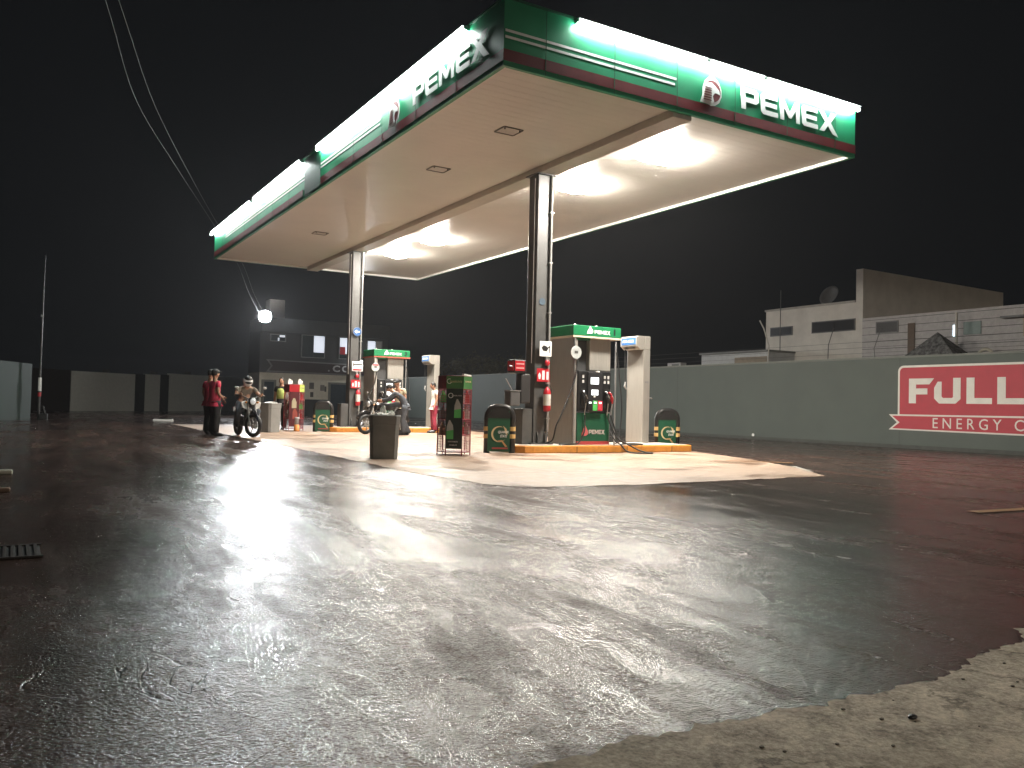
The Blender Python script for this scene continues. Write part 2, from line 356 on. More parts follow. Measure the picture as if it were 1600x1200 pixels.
# ------------------------------------------------------------------ canopy
CX0, CX1, CY0, CY1, ZB, ZT, ZC = 5.68, 13.16, 9.96, 29.24, 5.60, 6.54, 5.66
can = thing('canopy', 'flat green filling station canopy with lit fascia on two columns', 'canopy', (9.4, 19.6, 0))
def cbuild(b, name, m, **k):
    o = b.build(name, m, can, **k); o.location = (-9.4, -19.6, 0); return o
b = MB(); n = 96
for i in range(n):
    y0 = CY0 + .06 + i * (CY1 - CY0 - .12) / n; y1 = CY0 + .06 + (i + 1) * (CY1 - CY0 - .12) / n
    b.box(CX0 + .06, CX1 - .06, y0 + .0015, y1 - .0015, ZC, ZC + .03)
cbuild(b, 'ceiling_panels', ceilm, bevel=.003, seg=1)
cbuild(MB().box(CX0 + .07, CX1 - .07, CY0 + .07, CY1 - .07, ZC + .04, ZT - .1), 'roof_deck', mat('roof_grey', (.25, .24, .22), .6))  # roof deck in one even warm grey
cbuild(MB().box(8.83, 9.22, CY0 + .07, CY1 - .07, ZC - .13, ZC + .02), 'ceiling_beam', beamm, bevel=.008)
b = MB()
b.box(CX0, CX1, CY0, CY0 + .06, ZB, ZT); b.box(CX0, CX1, CY1 - .06, CY1, ZB, ZT)
b.box(CX0, CX0 + .06, CY0 + .062, CY1 - .062, ZB, ZT); b.box(CX1 - .06, CX1, CY0 + .062, CY1 - .062, ZB, ZT)
cbuild(b, 'fascia', green)
b = MB()     # pale gutter lip inside the fascia
b.box(CX1 - .085, CX1 - .062, CY0 + .09, CY1 - .09, ZB - .004, ZC - .004); b.box(CX0 + .09, CX1 - .09, CY1 - .085, CY1 - .062, ZB - .004, ZC - .004)
b.box(CX0 + .062, CX0 + .08, CY0 + .09, CY1 - .09, ZB + .01, ZC - .004)
cbuild(b, 'gutter_lip', white)
b = MB()
b.box(CX0 - .006, CX1 + .006, CY0 - .006, CY0 - .0005, ZB + .075, ZB + .235)
b.box(CX0 - .006, CX0 - .0005, CY0, CY0 + 8.9, ZB + .075, ZB + .235); b.box(CX0 - .006, CX0 - .0005, CY0 + 9.3, CY1, ZB + .075, ZB + .235)
cbuild(b, 'fascia_red_band', dred)
b = MB()
for z in (6.10, 6.01):
    b.box(CX0 + .02, 8.82 if z > 6.05 else 8.79, CY0 - .005, CY0 - .0005, z - .018, z + .018)
cbuild(b, 'white_stripe', white)
b = MB()
for z in (6.13, 6.05):
    b.box(CX0 - .005, CX0 - .0005, 14.5, 18.04, z - .018, z + .018); b.box(CX0 - .005, CX0 - .0005, 18.9, 27.5, z - .018, z + .018)
cbuild(b, 'white_stripe', white)
b = MB()     # seams between fascia sheets, folded top edge
for x in (6.37, 7.6, 8.84, 10.1, 11.35, 12.6): b.box(x - .006, x + .006, CY0 - .009, CY0 - .0065, ZB, ZT)
for y in (11.4, 12.9, 14.4, 15.9, 18.1, 18.9, 20.4, 21.9, 23.5, 25, 26.5, 28): b.box(CX0 - .009, CX0 - .0065, y - .006, y + .006, ZB, ZT)
b.box(CX0 - .03, CX1 + .03, CY0 - .03, CY0 + .08, ZT, ZT + .025); b.box(CX0 - .03, CX0 + .08, CY0 + .082, CY1, ZT, ZT + .025)
b.box(CX1 - .08, CX1 + .03, CY0 + .082, CY1, ZT, ZT + .025)
cbuild(b, 'fascia_seams', mat('dark_green_trim', (.01, .10, .05), .4))
b = MB(); b.box(CX0 - .016, CX0 - .010, 17.95, 19.1, ZB + .05, ZT - .05); cbuild(b, 'unlit_fascia_panel', mat('painted_shade_green', (.006, .06, .03), .4))  # darker green paints in the shade between the lit tube runs
def cf(m4): return Matrix.Translation((-9.4, -19.6, 0)) @ m4
block('brand_lettering', 'PEMEX', white, can, cf(frame((10.24, CY0 - .012, 5.93), FX)), 2.45, .36, shear=-.06)
eagle(can, cf(frame((9.32, CY0 - .012, 5.84), FX)), .47, white, dred)
block('brand_lettering', 'PEMEX', white, can, cf(frame((CX0 - .018, 12.98, 5.93), FY)), 2.65, .36, shear=-.06)
eagle(can, cf(frame((CX0 - .018, 14.05, 5.82), FY)), .5, white, dred)

# fascia tube lights, each a run of its own with hood and brackets
def tube_run(a, b_, axis, label, n):
    L_ = b_ - a
    if axis == 'x': base = (a, CY0 - .075, ZT - .065); rz = 0
    else: base = (CX0 - .075, b_, ZT - .065); rz = -PI / 2
    t = thing('fascia_light', label, 'light', base, rz, 'tube lights along the top of the canopy fascia')
    MB().box(0, L_, -.045, .07, .045, .060).build('hood', mat('lamp_hood', (.35, .38, .36), .5), t)
    seg = L_ / n
    for i in range(n):
        MB().tube([(i * seg + .02, .0, -.02 + .014 * (i % 2)), ((i + 1) * seg - .02, .0, -.02 + .014 * (i % 2))], .028, 8).build('tube', tubew, t)
    for i in range(n + 1): MB().box(min(max(i * seg - .012, 0), L_ - .02), min(max(i * seg + .012, .02), L_), -.02, .075, .0, .043).build('bracket', galv, t)
tube_run(6.86, 9.4, 'x', 'leftmost lit tube run along the top of the front fascia', 2)
tube_run(9.44, 10.7, 'x', 'lit tube run above the eagle emblem of the front fascia', 1)
tube_run(10.75, 13.18, 'x', 'lit tube run at the right end of the front fascia', 2)
tube_run(11.0, 14.4, 'y', 'lit tube run above the lettering of the left fascia', 3)
tube_run(14.45, 18.05, 'y', 'lit tube run in the middle of the left fascia', 3)
tube_run(19.3, 23.7, 'y', 'second lit tube run from the far end of the left fascia', 4)
tube_run(24.1, 29.5, 'y', 'lit tube run at the far end of the left fascia', 5)

# ceiling lamps
def ceiling_lamp(x, y, label):
    t = thing('ceiling_lamp', label, 'lamp', (x, y, ZC), 0, 'lit lamps under the canopy')
    MB().box(-.15, .15, -.15, .15, -.03, -.002).build('housing', mat('lamp_housing', (.6, .58, .54), .4), t, bevel=.015)
    MB().lathe([(.15, -.003), (.34, -.004), (.345, -.010), (.30, -.011)], seg=28).build('reflector', mat('lamp_housing', (.6, .58, .54), .4), t)
    MB().lathe([(.36, -.013), (.375, -.035), (.34, -.075), (.24, -.125), (.13, -.145), (.02, -.15)], seg=28).build('lens', lampw, t, smooth=True)
    b = MB(); b.box(-.25, .45, .46, .49, -.05, -.02); b.tube([(0, .39, -.04), (0, .47, -.035)], .012); b.build('conduit_bar', white, t)
for x, y, l in ((10.3, 11.91, 'lit ceiling lamp nearest the front fascia'), (10.27, 14.65, 'lit ceiling lamp above the pump numbered 1'),
                (10.36, 21.89, 'lit ceiling lamp in front of the far column'), (10.36, 24.59, 'lit ceiling lamp above the pump numbered 3')):
    ceiling_lamp(x, y, l)
def off_fix(x, y, label):
    t = thing('recessed_fixture', label, 'light fixture', (x, y, ZC), 0, 'unlit fixtures in the canopy ceiling')
    b = MB()
    for s in (-1, 1): b.box(-.19, .19, s * .17 - .012, s * .17 + .012, -.014, -.001); b.box(s * .19 - .012, s * .19 + .012, -.157, .157, -.014, -.001)
    b.build('rim', mat('fixture_rim', (.09, .08, .07), .5), t)
    MB().box(-.177, .177, -.157, .157, -.006, -.001).build('cover', mat('fixture_cover', (.5, .46, .42), .3), t)
    for s in (-1, 1): MB().tube([(s * .15, -.12, -.006), (s * .15, -.12, -.03)], .012).build('latch', black, t)
for x, y, l in ((7.24, 12.45, 'unlit square fixture in the ceiling nearest the front'), (7.27, 15.3, 'second unlit ceiling fixture, level with the near column'),
                (7.34, 23.1, 'unlit ceiling fixture near the far column')):
    off_fix(x, y, l)

# ------------------------------------------------------------------ islands
def island(x, y, label):
    t = thing('pump_island', label, 'island', (x, y, 0), 0, 'orange kerbed pump islands')
    L_ = 4.55; W_ = .62; pts = []
    for i in range(9): a = PI / 2 + PI * i / 8; pts.append((.45 + .45 * math.cos(a), W_ * math.sin(a)))
    pts += [(L_ - .1, -W_), (L_, -W_ + .1), (L_, W_ - .1), (L_ - .1, W_)]
    MB().prism(pts, .0, .145).build('kerb', orange, t, bevel=.02)
    inn = [(a * .97 + .06, c * .87) for a, c in pts]
    MB().prism(inn, .1, .152).build('concrete_top', islt, t)
    b = MB()
    for q in (1.45, 2.7, 3.9): b.box(q - .006, q + .006, -W_ - .003, -W_ + .0, .0, .13)
    b.build('kerb_joint', black, t)
    return t
island(8.12, 14.12, 'near pump island with orange painted kerb')
island(8.05, 24.62, 'far pump island with orange painted kerb')

# ------------------------------------------------------------------ columns
def column(x, y, label):
    t = thing('canopy_column', label, 'column', (x, y, .152), 0, 'canopy columns')
    H = ZC - .13 - .152
    MB().box(-.17, .17, -.17, .17, .03, H - .02).build('shaft', steel, t, bevel=.012)
    b = MB(); b.box(-.26, .26, -.24, .24, 0, .03)
    for s in (-1, 1):
        m4 = Matrix.Translation((s * .09, -.17, .03)) @ Matrix.Rotation(PI / 2, 4, 'Z') @ Matrix.Rotation(PI / 2, 4, 'X')
        b.prism([(0, 0), (-.07, 0), (-.05, .15), (0, .24)], -.006, .006, m4)
    b.build('base_plate', steel, t)
    MB().box(-.23, .23, -.23, .23, H - .02, H).build('head_plate', steel, t)
    MB().box(-.42, -.19, -.16, .18, .0, .70).build('base_casing', steel, t, bevel=.01)
    b = MB(); b.tube([(.13, -.21, .25), (.13, -.21, H - .03)], .028, 10)
    for z in (.5, 1.2, 2.6, 3.6, 4.6): b.box(.09, .17, -.235, -.172, z, z + .025)
    b.build('conduit', galv, t, smooth=False)
    b = MB(); b.tube([(-.2, -.1, 1.6), (-.2, -.1, H - .1)], .008, 6); b.build('cable', white, t)
    return t
column(9.0, 14.13, 'near dark grey canopy column beside the pump numbered 1')
column(9.0, 24.64, 'far dark grey canopy column with a round blue sign')

# ------------------------------------------------------------------ fuel pump
def bez(P, n=14):
    out = []
    P = [Vector(p) for p in P]
    for i in range(len(P) - 1):
        p0 = P[max(i - 1, 0)]; p1 = P[i]; p2 = P[i + 1]; p3 = P[min(i + 2, len(P) - 1)]
        for k in range(n):
            t = k / n
            out.append(.5 * ((2 * p1) + (-p0 + p2) * t + (2 * p0 - 5 * p1 + 4 * p2 - p3) * t * t + (-p0 + 3 * p1 - 3 * p2 + p3) * t ** 3))
    out.append(P[-1]); return out
def pump(loc, num, label, first=True):
    t = thing('fuel_pump', label, 'fuel pump', loc, 0, 'fuel pumps under the canopy')
    D = .86; W_ = 1.16          # depth along +Y, width along +X; front faces -Y
    # stainless columns
    MB().box(0, .12, .0, D, .0, 2.16).build('left_column', brushed, t, bevel=.02)
    MB().box(.12, .92, .10, D - .1, .02, .64).build('pedestal', mat('pedestal_grey', (.2, .2, .19), .5), t)
    MB().box(.50, 1.04, .12, D - .12, 1.50, 2.16).build('right_column', brushed, t, bevel=.02)
    MB().box(.95, 1.04, .12, D - .12, .0, 1.49).build('side_panel', brushed, t, bevel=.01)
    MB().box(.12, .50, .24, .30, 1.5, 2.14).build('gap_shade_panel', mat('shadow_grey', (.05, .05, .05), .6), t)  # dark sheet closing an open gap, its shade put into the colour
    # topper
    tp = MB().box(-.02, W_ + .02, -.03, D + .03, 2.19, 2.40).build('topper', pgreen, t, bevel=.012)
    MB().box(-.03, W_ + .03, -.04, D + .04, 2.155, 2.188).build('topper_band', cream if num == '1' else mat('red_band', (.4, .09, .06), .5), t)
    MB().box(.02, .42, .0, .2, 2.11, 2.154).build('topper_valance', pgreen, t)
    block('brand_lettering', 'PEMEX', white, tp, frame((.50, -.034, 2.245), FX), .40, .075, ext=.003)
    shape('brand_emblem', [[(.0, .0), (.08, .4), (.3, .75), (.48, 1.1), (.7, .8), (.95, .45), (.9, .15), (.6, .0), (.3, .06)]], white, tp, frame((.31, -.034, 2.235), FX), .16, .145, .003)
    text('pump_number', num, black, tp, frame((.99, -.034, 2.235), FX), .035 if num == '1' else .08, .13, bold=.02, ext=.003)
    b = MB()
    for q in ((.1, .1), (.6, .05), (1.0, .5)): b.ell((q[0], q[1], 2.41), .03, .03, .02, 8)
    b.build('topper_bolt', galv, tp)
    # two-sided dispenser head and lower panel
    for side in (0, 1):
        fr = Matrix() if side == 0 else (Matrix.Translation((1.06, D, 0)) @ Matrix.Rotation(PI, 4, 'Z'))
        def pb(b_, name, m, par, **k):
            o = b_.build(name, m, par, **k); o.data.transform(fr); return o
        head = pb(MB().box(.13, .94, -.03, .235, .66, 1.49), 'display_head', black, t, bevel=.02)
        pb(MB().box(.34, .70, -.07, -.031, .68, 1.46), 'display_bezel', mat('bezel', (.022, .022, .024), .35), head, bevel=.015)
        pb(MB().box(.40, .60, -.078, -.071, 1.22, 1.36), 'screen', screen, head, bevel=.006)
        pb(MB().box(.42, .59, -.078, -.071, 1.00, 1.11), 'price_screen', screen, head, bevel=.006)
        pb(MB().ell((.58, -.06, 1.475), .05, .02, .018, 10), 'top_badge', white, head)
        for i, mm in enumerate((black, mat('grade_green', (.08, .42, .10), .4, emit=.12, ecol=(.1, .6, .15)), mat('grade_red', (.5, .04, .06), .4, emit=.12, ecol=(.7, .05, .08)))):
            bt = pb(MB().box(.335 + i * .125, .45 + i * .125, -.080, -.071, .69, .89), 'grade_button', mm, head, bevel=.004)
            pb(MB().box(.36 + i * .125, .42 + i * .125, -.085, -.081, .83, .865), 'price_label', screen, bt)
        pb(MB().ell((.50, -.074, .97), .03, .006, .022, 10), 'card_slot', white, head)
        for x in (.24, .78, .87):
            for z in (1.24, 1.34): pb(MB().box(x - .022, x + .022, -.036, -.031, z, z + .06), 'grade_label', mat('label_grey', (.55, .55, .53), .5), head)
        # nozzles in their boots
        for x, mm in ((.24, black), (.80, black), (.90, redp)):
            boot = pb(MB().box(x - .045, x + .045, -.05, -.031, .74, 1.12), 'nozzle_boot', mat('boot', (.02, .02, .02), .5), head, bevel=.01)
            nz = pb(MB().tube([(x - .05, -.075, 1.07), (x - .01, -.10, 1.03), (x + .03, -.11, .94), (x + .03, -.10, .84)], [.02, .026, .024, .02], 8), 'nozzle', mm, t, smooth=True)
            pb(MB().tube([(x - .055, -.07, 1.06), (x - .02, -.085, 1.085), (x + .01, -.12, 1.0), (x + .045, -.135, .93)], [.011, .012, .011, .009], 8), 'spout', galv, nz, smooth=True)
            pb(MB().tube([(x + .0, -.115, 1.0), (x - .035, -.13, .95), (x - .02, -.13, .88), (x + .02, -.115, .86)], .007, 6), 'lever_guard', mm, nz)
            pb(MB().tube([(x + .03, -.10, .84), (x + .03, -.08, .72), (x + .03, -.06, .60)], [.014, .011, .012], 8), 'hose_swivel', galv, nz)
        lp = pb(MB().box(.125, .935, -.01, .098, .07, .64), 'lower_panel', dgreen, t, bevel=.008)
        pb(MB().box(.125, .935, -.012, .098, .0, .068), 'red_base_band', mat('base_red', (.42, .05, .05), .45), t)
        q = block('brand_lettering', 'PEMEX', mat('pale_lettering', (.5, .42, .4), .5), lp, fr @ frame((.42, -.0145, .215), FX), .40, .085, ext=.003)
        q = shape('brand_emblem', [[(.0, .0), (.05, .3), (.3, .75), (.48, 1.15), (.7, .8), (.95, .45), (.9, .15), (.6, .0)]], mat('emblem_pink', (.55, .12, .12), .5), lp, fr @ frame((.24, -.0145, .18), FX), .17, .19, .003)
    # round notices on stalks
    for x, y, s in ((.02, -.075, 1), (.46, .60, -1)):
        d = MB(); d.lathe([(.125, 0), (.13, .006), (.125, .012)], seg=26, mtx=Matrix.Rotation(PI / 2, 4, 'X')); o = d.build('round_notice', mat('notice_grey', (.42, .45, .44), .4), t); o.location = (x, y, 1.84)
        MB().box(-.04, .04, -.018, -.014, -.02, .03).build('notice_print', steel, o)
        MB().box(-.09, .09, -.017, -.013, .05, .085).build('notice_header', redp if num == '3' else mat('notice_grey', (.4, .4, .4)), o)
    MB().tube([(.02, -.035, .0), (.02, -.035, 2.14)], .02, 8).build('edge_post', galv if num == '1' else mat('painted_lit_post', (.6, .58, .54), .35, metal=.3), t)  # far pump's post is paler: bright light put into its steel colour
    # hoses
    def hose(P, r=.015): MB().tube(bez(P), r, 7).build('hose', rubber, t, smooth=True)
    hose([(.06, -.08, 1.70), (.00, -.10, 1.35), (-.18, -.14, .95), (-.38, -.16, .55), (-.46, -.14, .38), (-.48, -.05, .10), (-.48, .2, .03)])
    hose([(.28, -.06, .60), (.275, -.07, .45), (.24, -.10, .25), (.1, -.12, .05), (-.1, -.14, .02), (-.35, -.1, .02)])
    if num == '1':
        hose([(1.06, -.05, 1.90), (1.10, -.07, 1.6), (1.13, -.10, 1.2), (1.16, -.12, .8), (1.14, -.12, .4), (1.08, -.14, .12), (.98, -.18, .03)])
        hose([(.83, -.06, .60), (.90, -.10, .40), (1.00, -.2, .15), (1.12, -.36, .035), (1.30, -.60, -.10), (1.45, -.75, -.132), (1.35, -.82, -.132), (1.1, -.76, -.132), (.92, -.62, -.10), (.86, -.50, .02), (.87, -.3, .1), (.88, -.08, .30)])
        hose([(.93, -.06, .60), (.97, -.10, .42), (1.05, -.2, .12), (1.2, -.34, .02), (1.5, -.36, .02), (1.62, -.2, .02), (1.50, -.05, .02), (1.2, -.1, .02)])
    else:
        hose([(.83, -.06, .60), (.9, -.12, .3), (1.0, -.2, .03), (1.15, -.1, .02)]); hose([(.93, -.06, .60), (1.02, -.12, .3), (1.1, -.2, .03)])
        hose([(1.06, -.05, 1.90), (1.14, -.07, 1.4), (1.16, -.10, .8), (1.10, -.12, .3), (1.0, -.18, .03)])
    b = MB(); b.tube([(1.06, -.02, .0), (1.06, -.02, 2.12)], .018, 8); b.build('hose_mast', galv, t)
    return t
pump((9.60, 13.75, .152), '1', 'near green and steel fuel pump numbered 1')
pump((9.52, 24.27, .152), '3', 'far green and steel fuel pump numbered 3')

# ------------------------------------------------------------------ air and water dispensers
def air_unit(loc, label, blue):
    t = thing('air_water_dispenser', label, 'dispenser', loc, 0, 'steel air and water dispensers')
    MB().box(0, .19, 0, .58, 0, 2.06).build('shaft', brushed, t, bevel=.012)
    MB().box(.012, .19, 0, .58, 2.062, 2.36).build('head', brushed, t, bevel=.012)
    m4 = Matrix.Rotation(PI / 2, 4, 'X')
    h = MB().prism([(.010, 2.06), (-.10, 2.06), (-.20, 2.14), (-.20, 2.33), (-.16, 2.36), (.010, 2.36)], -.58, 0, m4).build('hood', brushed, t, bevel=.008)
    MB().box(-.206, -.201, .04, .54, 2.17, 2.32).build('blue_label', blue, h)
    text('label_lettering', 'AIRE AGUA', white, h, frame((-.2085, .50, 2.215), FY), .40, .06, bold=.02, ext=.002)
    b = MB()
    for y in (.12, .34): b.box(-.17, -.11, y, y + .14, 2.066, 2.075, Matrix.Translation((-.02, 0, .02)) @ Matrix.Identity(4))
    b.build('reel_opening', black, h)
    b = MB(); b.tube(bez([(-.12, .5, 2.08), (-.10, .52, 1.7), (-.07, .54, 1.35)]), .010, 6); b.build('air_hose', rubber, t)
    MB().tube([(-.07, .54, 1.35), (-.09, .54, 1.25), (-.05, .53, 1.18)], [.018, .025, .012], 8).build('hose_nozzle', galv, t)
    b = MB(); b.tube([(.19, .05, .98), (.27, .05, 1.0)], .014); b.tube([(.27, .05, 1.0), (.29, .05, .98)], .02); b.build('side_tap', galv, t)
    MB().box(.05, .15, -.006, -.001, 1.32, 1.36).build('plate', galv, t)
    return t
bluem = mat('blue_label', (.05, .16, .42), .4)
air_unit((11.98, 14.43, .152), 'steel air and water dispenser at the right end of the near island', bluem)
air_unit((11.90, 24.95, .152), 'steel air and water dispenser at the right end of the far island', bluem)

# ------------------------------------------------------------------ column fittings
svc = thing('windshield_service_unit', 'black towel box with red label above a squeegee bucket on the near column', 'service unit', (8.47, 13.92, 0))
MB().box(-.19, .10, -.10, .16, 1.53, 1.80).build('towel_box', black, svc, bevel=.03)
MB().box(-.196, -.191, -.09, .14, 1.58, 1.77).build('red_label', redp, svc)
q = MB(); q.box(-.17, .05, -.106, -.101, 1.58, 1.77); q.build('red_label', redp, svc)
b = MB()
for z in (1.62, 1.70): b.box(-.15, .03, -.110, -.1065, z, z + .025)
b.build('label_lines', mat('label_pink', (.6, .35, .34), .5), svc)
MB().box(-.02, .21, -.08, .14, .95, 1.53).build('bracket_panel', mat('panel_black', (.03, .03, .03), .5), svc, bevel=.03)
bk = MB(); bk.prism([(-.27, -.12), (-.05, -.12), (-.05, .12), (-.27, .12)], .90, 1.18); bk.build('bucket', mat('bucket_grey', (.10, .10, .10), .4), svc, bevel=.02)
MB().box(-.28, -.04, -.13, .13, 1.181, 1.20).build('bucket_rim', galv, svc)
MB().tube([(-.16, 0, 1.2), (-.33, -.03, 1.42)], .010, 6).build('squeegee', galv, svc)
MB().tube([(-.20, -.05, 1.66), (-.27, -.06, 1.67)], .015, 6).build('latch', white, svc)

def extinguisher(loc, label):
    t = thing('fire_extinguisher', label, 'extinguisher', loc, 0, 'fire extinguishers on the columns')
    MB().lathe([(.01, 0), (.065, .01), (.075, .05), (.075, .38), (.055, .44), (.025, .47), (.02, .49)], seg=18).build('cylinder', redp, t, smooth=True)
    MB().lathe([(.0765, .12), (.077, .121), (.077, .34), (.0765, .341)], seg=18).build('label_sleeve', mat('label_white', (.62, .60, .55), .5), t)
    b = MB(); b.tube([(0, 0, .49), (0, 0, .53)], .014); b.tube([(-.06, 0, .55), (.03, 0, .53), (.06, 0, .55)], .009); b.tube([(-.05, 0, .52), (.02, 0, .52)], .008)
    b.build('valve_handle', black, t)
    MB().tube(bez([(0, -.01, .52), (.07, -.02, .50), (.085, -.02, .35), (.08, -.01, .2)]), .008, 6).build('hose', rubber, t)
extinguisher((9.06, 13.84, .80), 'red extinguisher hanging on the near column')
extinguisher((9.06, 24.36, .80), 'red extinguisher hanging on the far column')
def fire_sign(x, y, z, label):
    t = thing('fire_sign', label, 'sign', (x, y, z), 0, 'red fire signs on the columns')
    MB().box(-.15, .15, -.006, 0, -.13, .13).build('plate', redp, t)
    b = MB(); b.prism([(-.11, -.08), (-.07, -.08), (-.06, 0), (-.09, .05), (-.12, 0)], .007, .010, Matrix.Rotation(PI / 2, 4, 'X')); b.box(-.03, .03, -.010, -.0065, -.09, .09); b.box(.07, .12, -.010, -.0065, -.09, .07)
    b.build('pictogram', white, t)
fire_sign(9.0, 13.90, 1.52, 'red fire sign on the near column'); fire_sign(9.0, 24.41, 1.46, 'red fire sign on the far column')
for x, y, z, l in ((9.07, 13.9, 1.76, 'small round red alarm bell on the near column'), (9.03, 24.4, 1.70, 'small round dark red alarm bell on the far column')):
    t = thing('alarm_bell', l, 'alarm bell', (x, y, z))
    MB().ell((0, -.03, 0), .06, .035, .06, 14).build('bell_dome', redp, t, smooth=True); MB().box(-.03, .03, -.02, .04, .05, .16).build('mount', galv, t)
t = thing('camera_sign', 'white square sign with a black camera symbol on the near column', 'sign', (9.03, 13.88, 2.04))
MB().box(-.14, .14, -.006, 0, -.15, .15).build('plate', white, t, bevel=.01)
b = MB(); rx = Matrix.Rotation(PI / 2, 4, 'X')
b.prism([(-.10, .02), (-.05, .07), (.02, .05), (.06, .01), (.02, -.05), (-.06, -.04)], .007, .010, rx); b.prism([(.03, .02), (.10, .07), (.10, -.08), (.085, -.08), (.085, .02)], .0072, .0098, rx)
b.build('camera_symbol', black, t)
t = thing('notice_sign', 'white notice sign with a black bar and red line on the far column', 'sign', (9.03, 24.38, 2.0))
MB().box(-.17, .17, -.006, 0, -.15, .15).build('plate', white, t)
MB().box(-.13, .15, -.010, -.007, .04, .075).build('black_bar', black, t); MB().box(-.14, .14, -.010, -.007, -.13, -.08).build('red_line', redp, t); MB().box(-.14, -.115, -.010, -.007, .0, .10).build('pictogram', black, t)
t = thing('arrow_sign', 'round blue sign with a white left arrow on the far column', 'sign', (9.0, 24.40, 3.06))
MB().lathe([(.13, 0), (.13, .008)], seg=26, mtx=Matrix.Rotation(PI / 2, 4, 'X')).build('disc', mat('sign_blue', (.03, .10, .26), .35), t)
b = MB(); b.prism([(-.09, 0), (-.01, .06), (-.01, .02), (.08, .02), (.08, -.02), (-.01, -.02), (-.01, -.06)], .009, .013, rx); b.build('arrow', white, t)
b = MB(); b.lathe([(.135, 0), (.135, .006), (.115, .0065)], seg=26, mtx=Matrix.Rotation(PI / 2, 4, 'X')); b.build('rim', galv, t)
t = thing('arrow_sticker', 'small bluish round sticker high on the near column', 'sticker', (8.97, 13.95, 2.98))
MB().lathe([(.07, 0), (.07, .004)], seg=20, mtx=Matrix.Rotation(PI / 2, 4, 'X')).build('disc', mat('sticker_blue', (.05, .08, .11), .5), t)

# ------------------------------------------------------------------ arched oil-brand barriers
def barrier(loc, rz, label):
    t = thing('arched_barrier', label, 'barrier', loc, rz, 'arched barriers guarding the pump islands')
    r_ = .062; hw = .24; H = .87
    P = [(-hw, 0, 0), (-hw, 0, H - .2)]
    for i in range(1, 8): a = PI - PI / 2 * i / 8; P.append((-hw + .18 + .18 * math.cos(a), 0, H - .2 + .2 * math.sin(a)))
    P.append((-hw + .18, 0, H)); P.append((hw - .18, 0, H))
    for i in range(1, 9): a = PI / 2 - PI / 2 * i / 8; P.append((hw - .18 + .18 * math.cos(a), 0, H - .2 + .2 * math.sin(a)))
    P.append((hw, 0, 0))
    MB().tube(P, r_, 14).build('pipe', mat('barrier_black', (.02, .02, .02), .3), t, smooth=True)
    b = MB()
    for s in (-1, 1):
        for z in (.28, .42): b.lathe([(r_ + .002, z), (r_ + .004, z + .002), (r_ + .004, z + .078), (r_ + .002, z + .08)], (s * hw, 0, 0), 16)
    b.build('yellow_band', yellow, t)
    p = MB(); pts = [(-.235, .03), (.185, .03), (.185, .68), (.15, .72), (-.18, .72), (-.235, .66)]
    p.prism(pts, .064, .074, rx); p.prism([(-.178, .04), (.178, .04), (.178, .80), (-.178, .80)], -.03, .063, rx); pn = p.build('sign_panel', dgreen, t)
    MB().prism([(-.24, .66), (.19, .66), (.19, .73), (.15, .80), (.09, .85), (-.09, .85), (-.16, .80), (-.225, .74)], .0745, .079, rx).build('black_top', mat('barrier_black', (.02, .02, .02)), pn)
    gold = mat('pale_gold', (.58, .46, .25), .45)
    arc = circ(-.02, .36, .15, 20, 70, 320); inn = circ(.0, .36, .135, 20, 70, 320)[::-1]
    shape('letter_mark', [arc + inn], gold, pn, frame((0, -.0745, 0), FX), 1, 1, .002, .003)
    shape('letter_mark', [[(.05, .52), (.12, .46), (.14, .34), (.10, .38), (.08, .46)]], gold, pn, frame((0, -.0745, 0), FX), 1, 1, .002, .003)
    shape('letter_mark', [[(-.06, .21), (.03, .22), (.1, .12), (.14, .13), (.04, .25), (-.04, .24)]], mat('rust_gold', (.5, .28, .12), .45), pn, frame((0, -.0745, 0), FX), 1, 1, .002, .003)
    text('brand_lettering', 'QUAKER', white, pn, frame((-.04, -.078, .37), FX), .2, .055, bold=.02, shear=.2, ext=.002)
    text('brand_lettering', 'STATE', white, pn, frame((.0, -.078, .30), FX), .13, .05, bold=.02, shear=.2, ext=.002)
    MB().box(-.15, .15, -.079, -.0755, .08, .11).build('red_strip', mat('strip_red', (.3, .06, .05), .5), pn)
    return t
barrier((7.95, 13.75, 0), R(-22), 'arched green barrier at the left end of the near pump island')
barrier((12.90, 14.66, 0), R(-22), 'arched green barrier behind the steel dispenser of the near island')
barrier((8.0, 24.35, 0), R(-16), 'arched green barrier at the left end of the far pump island')

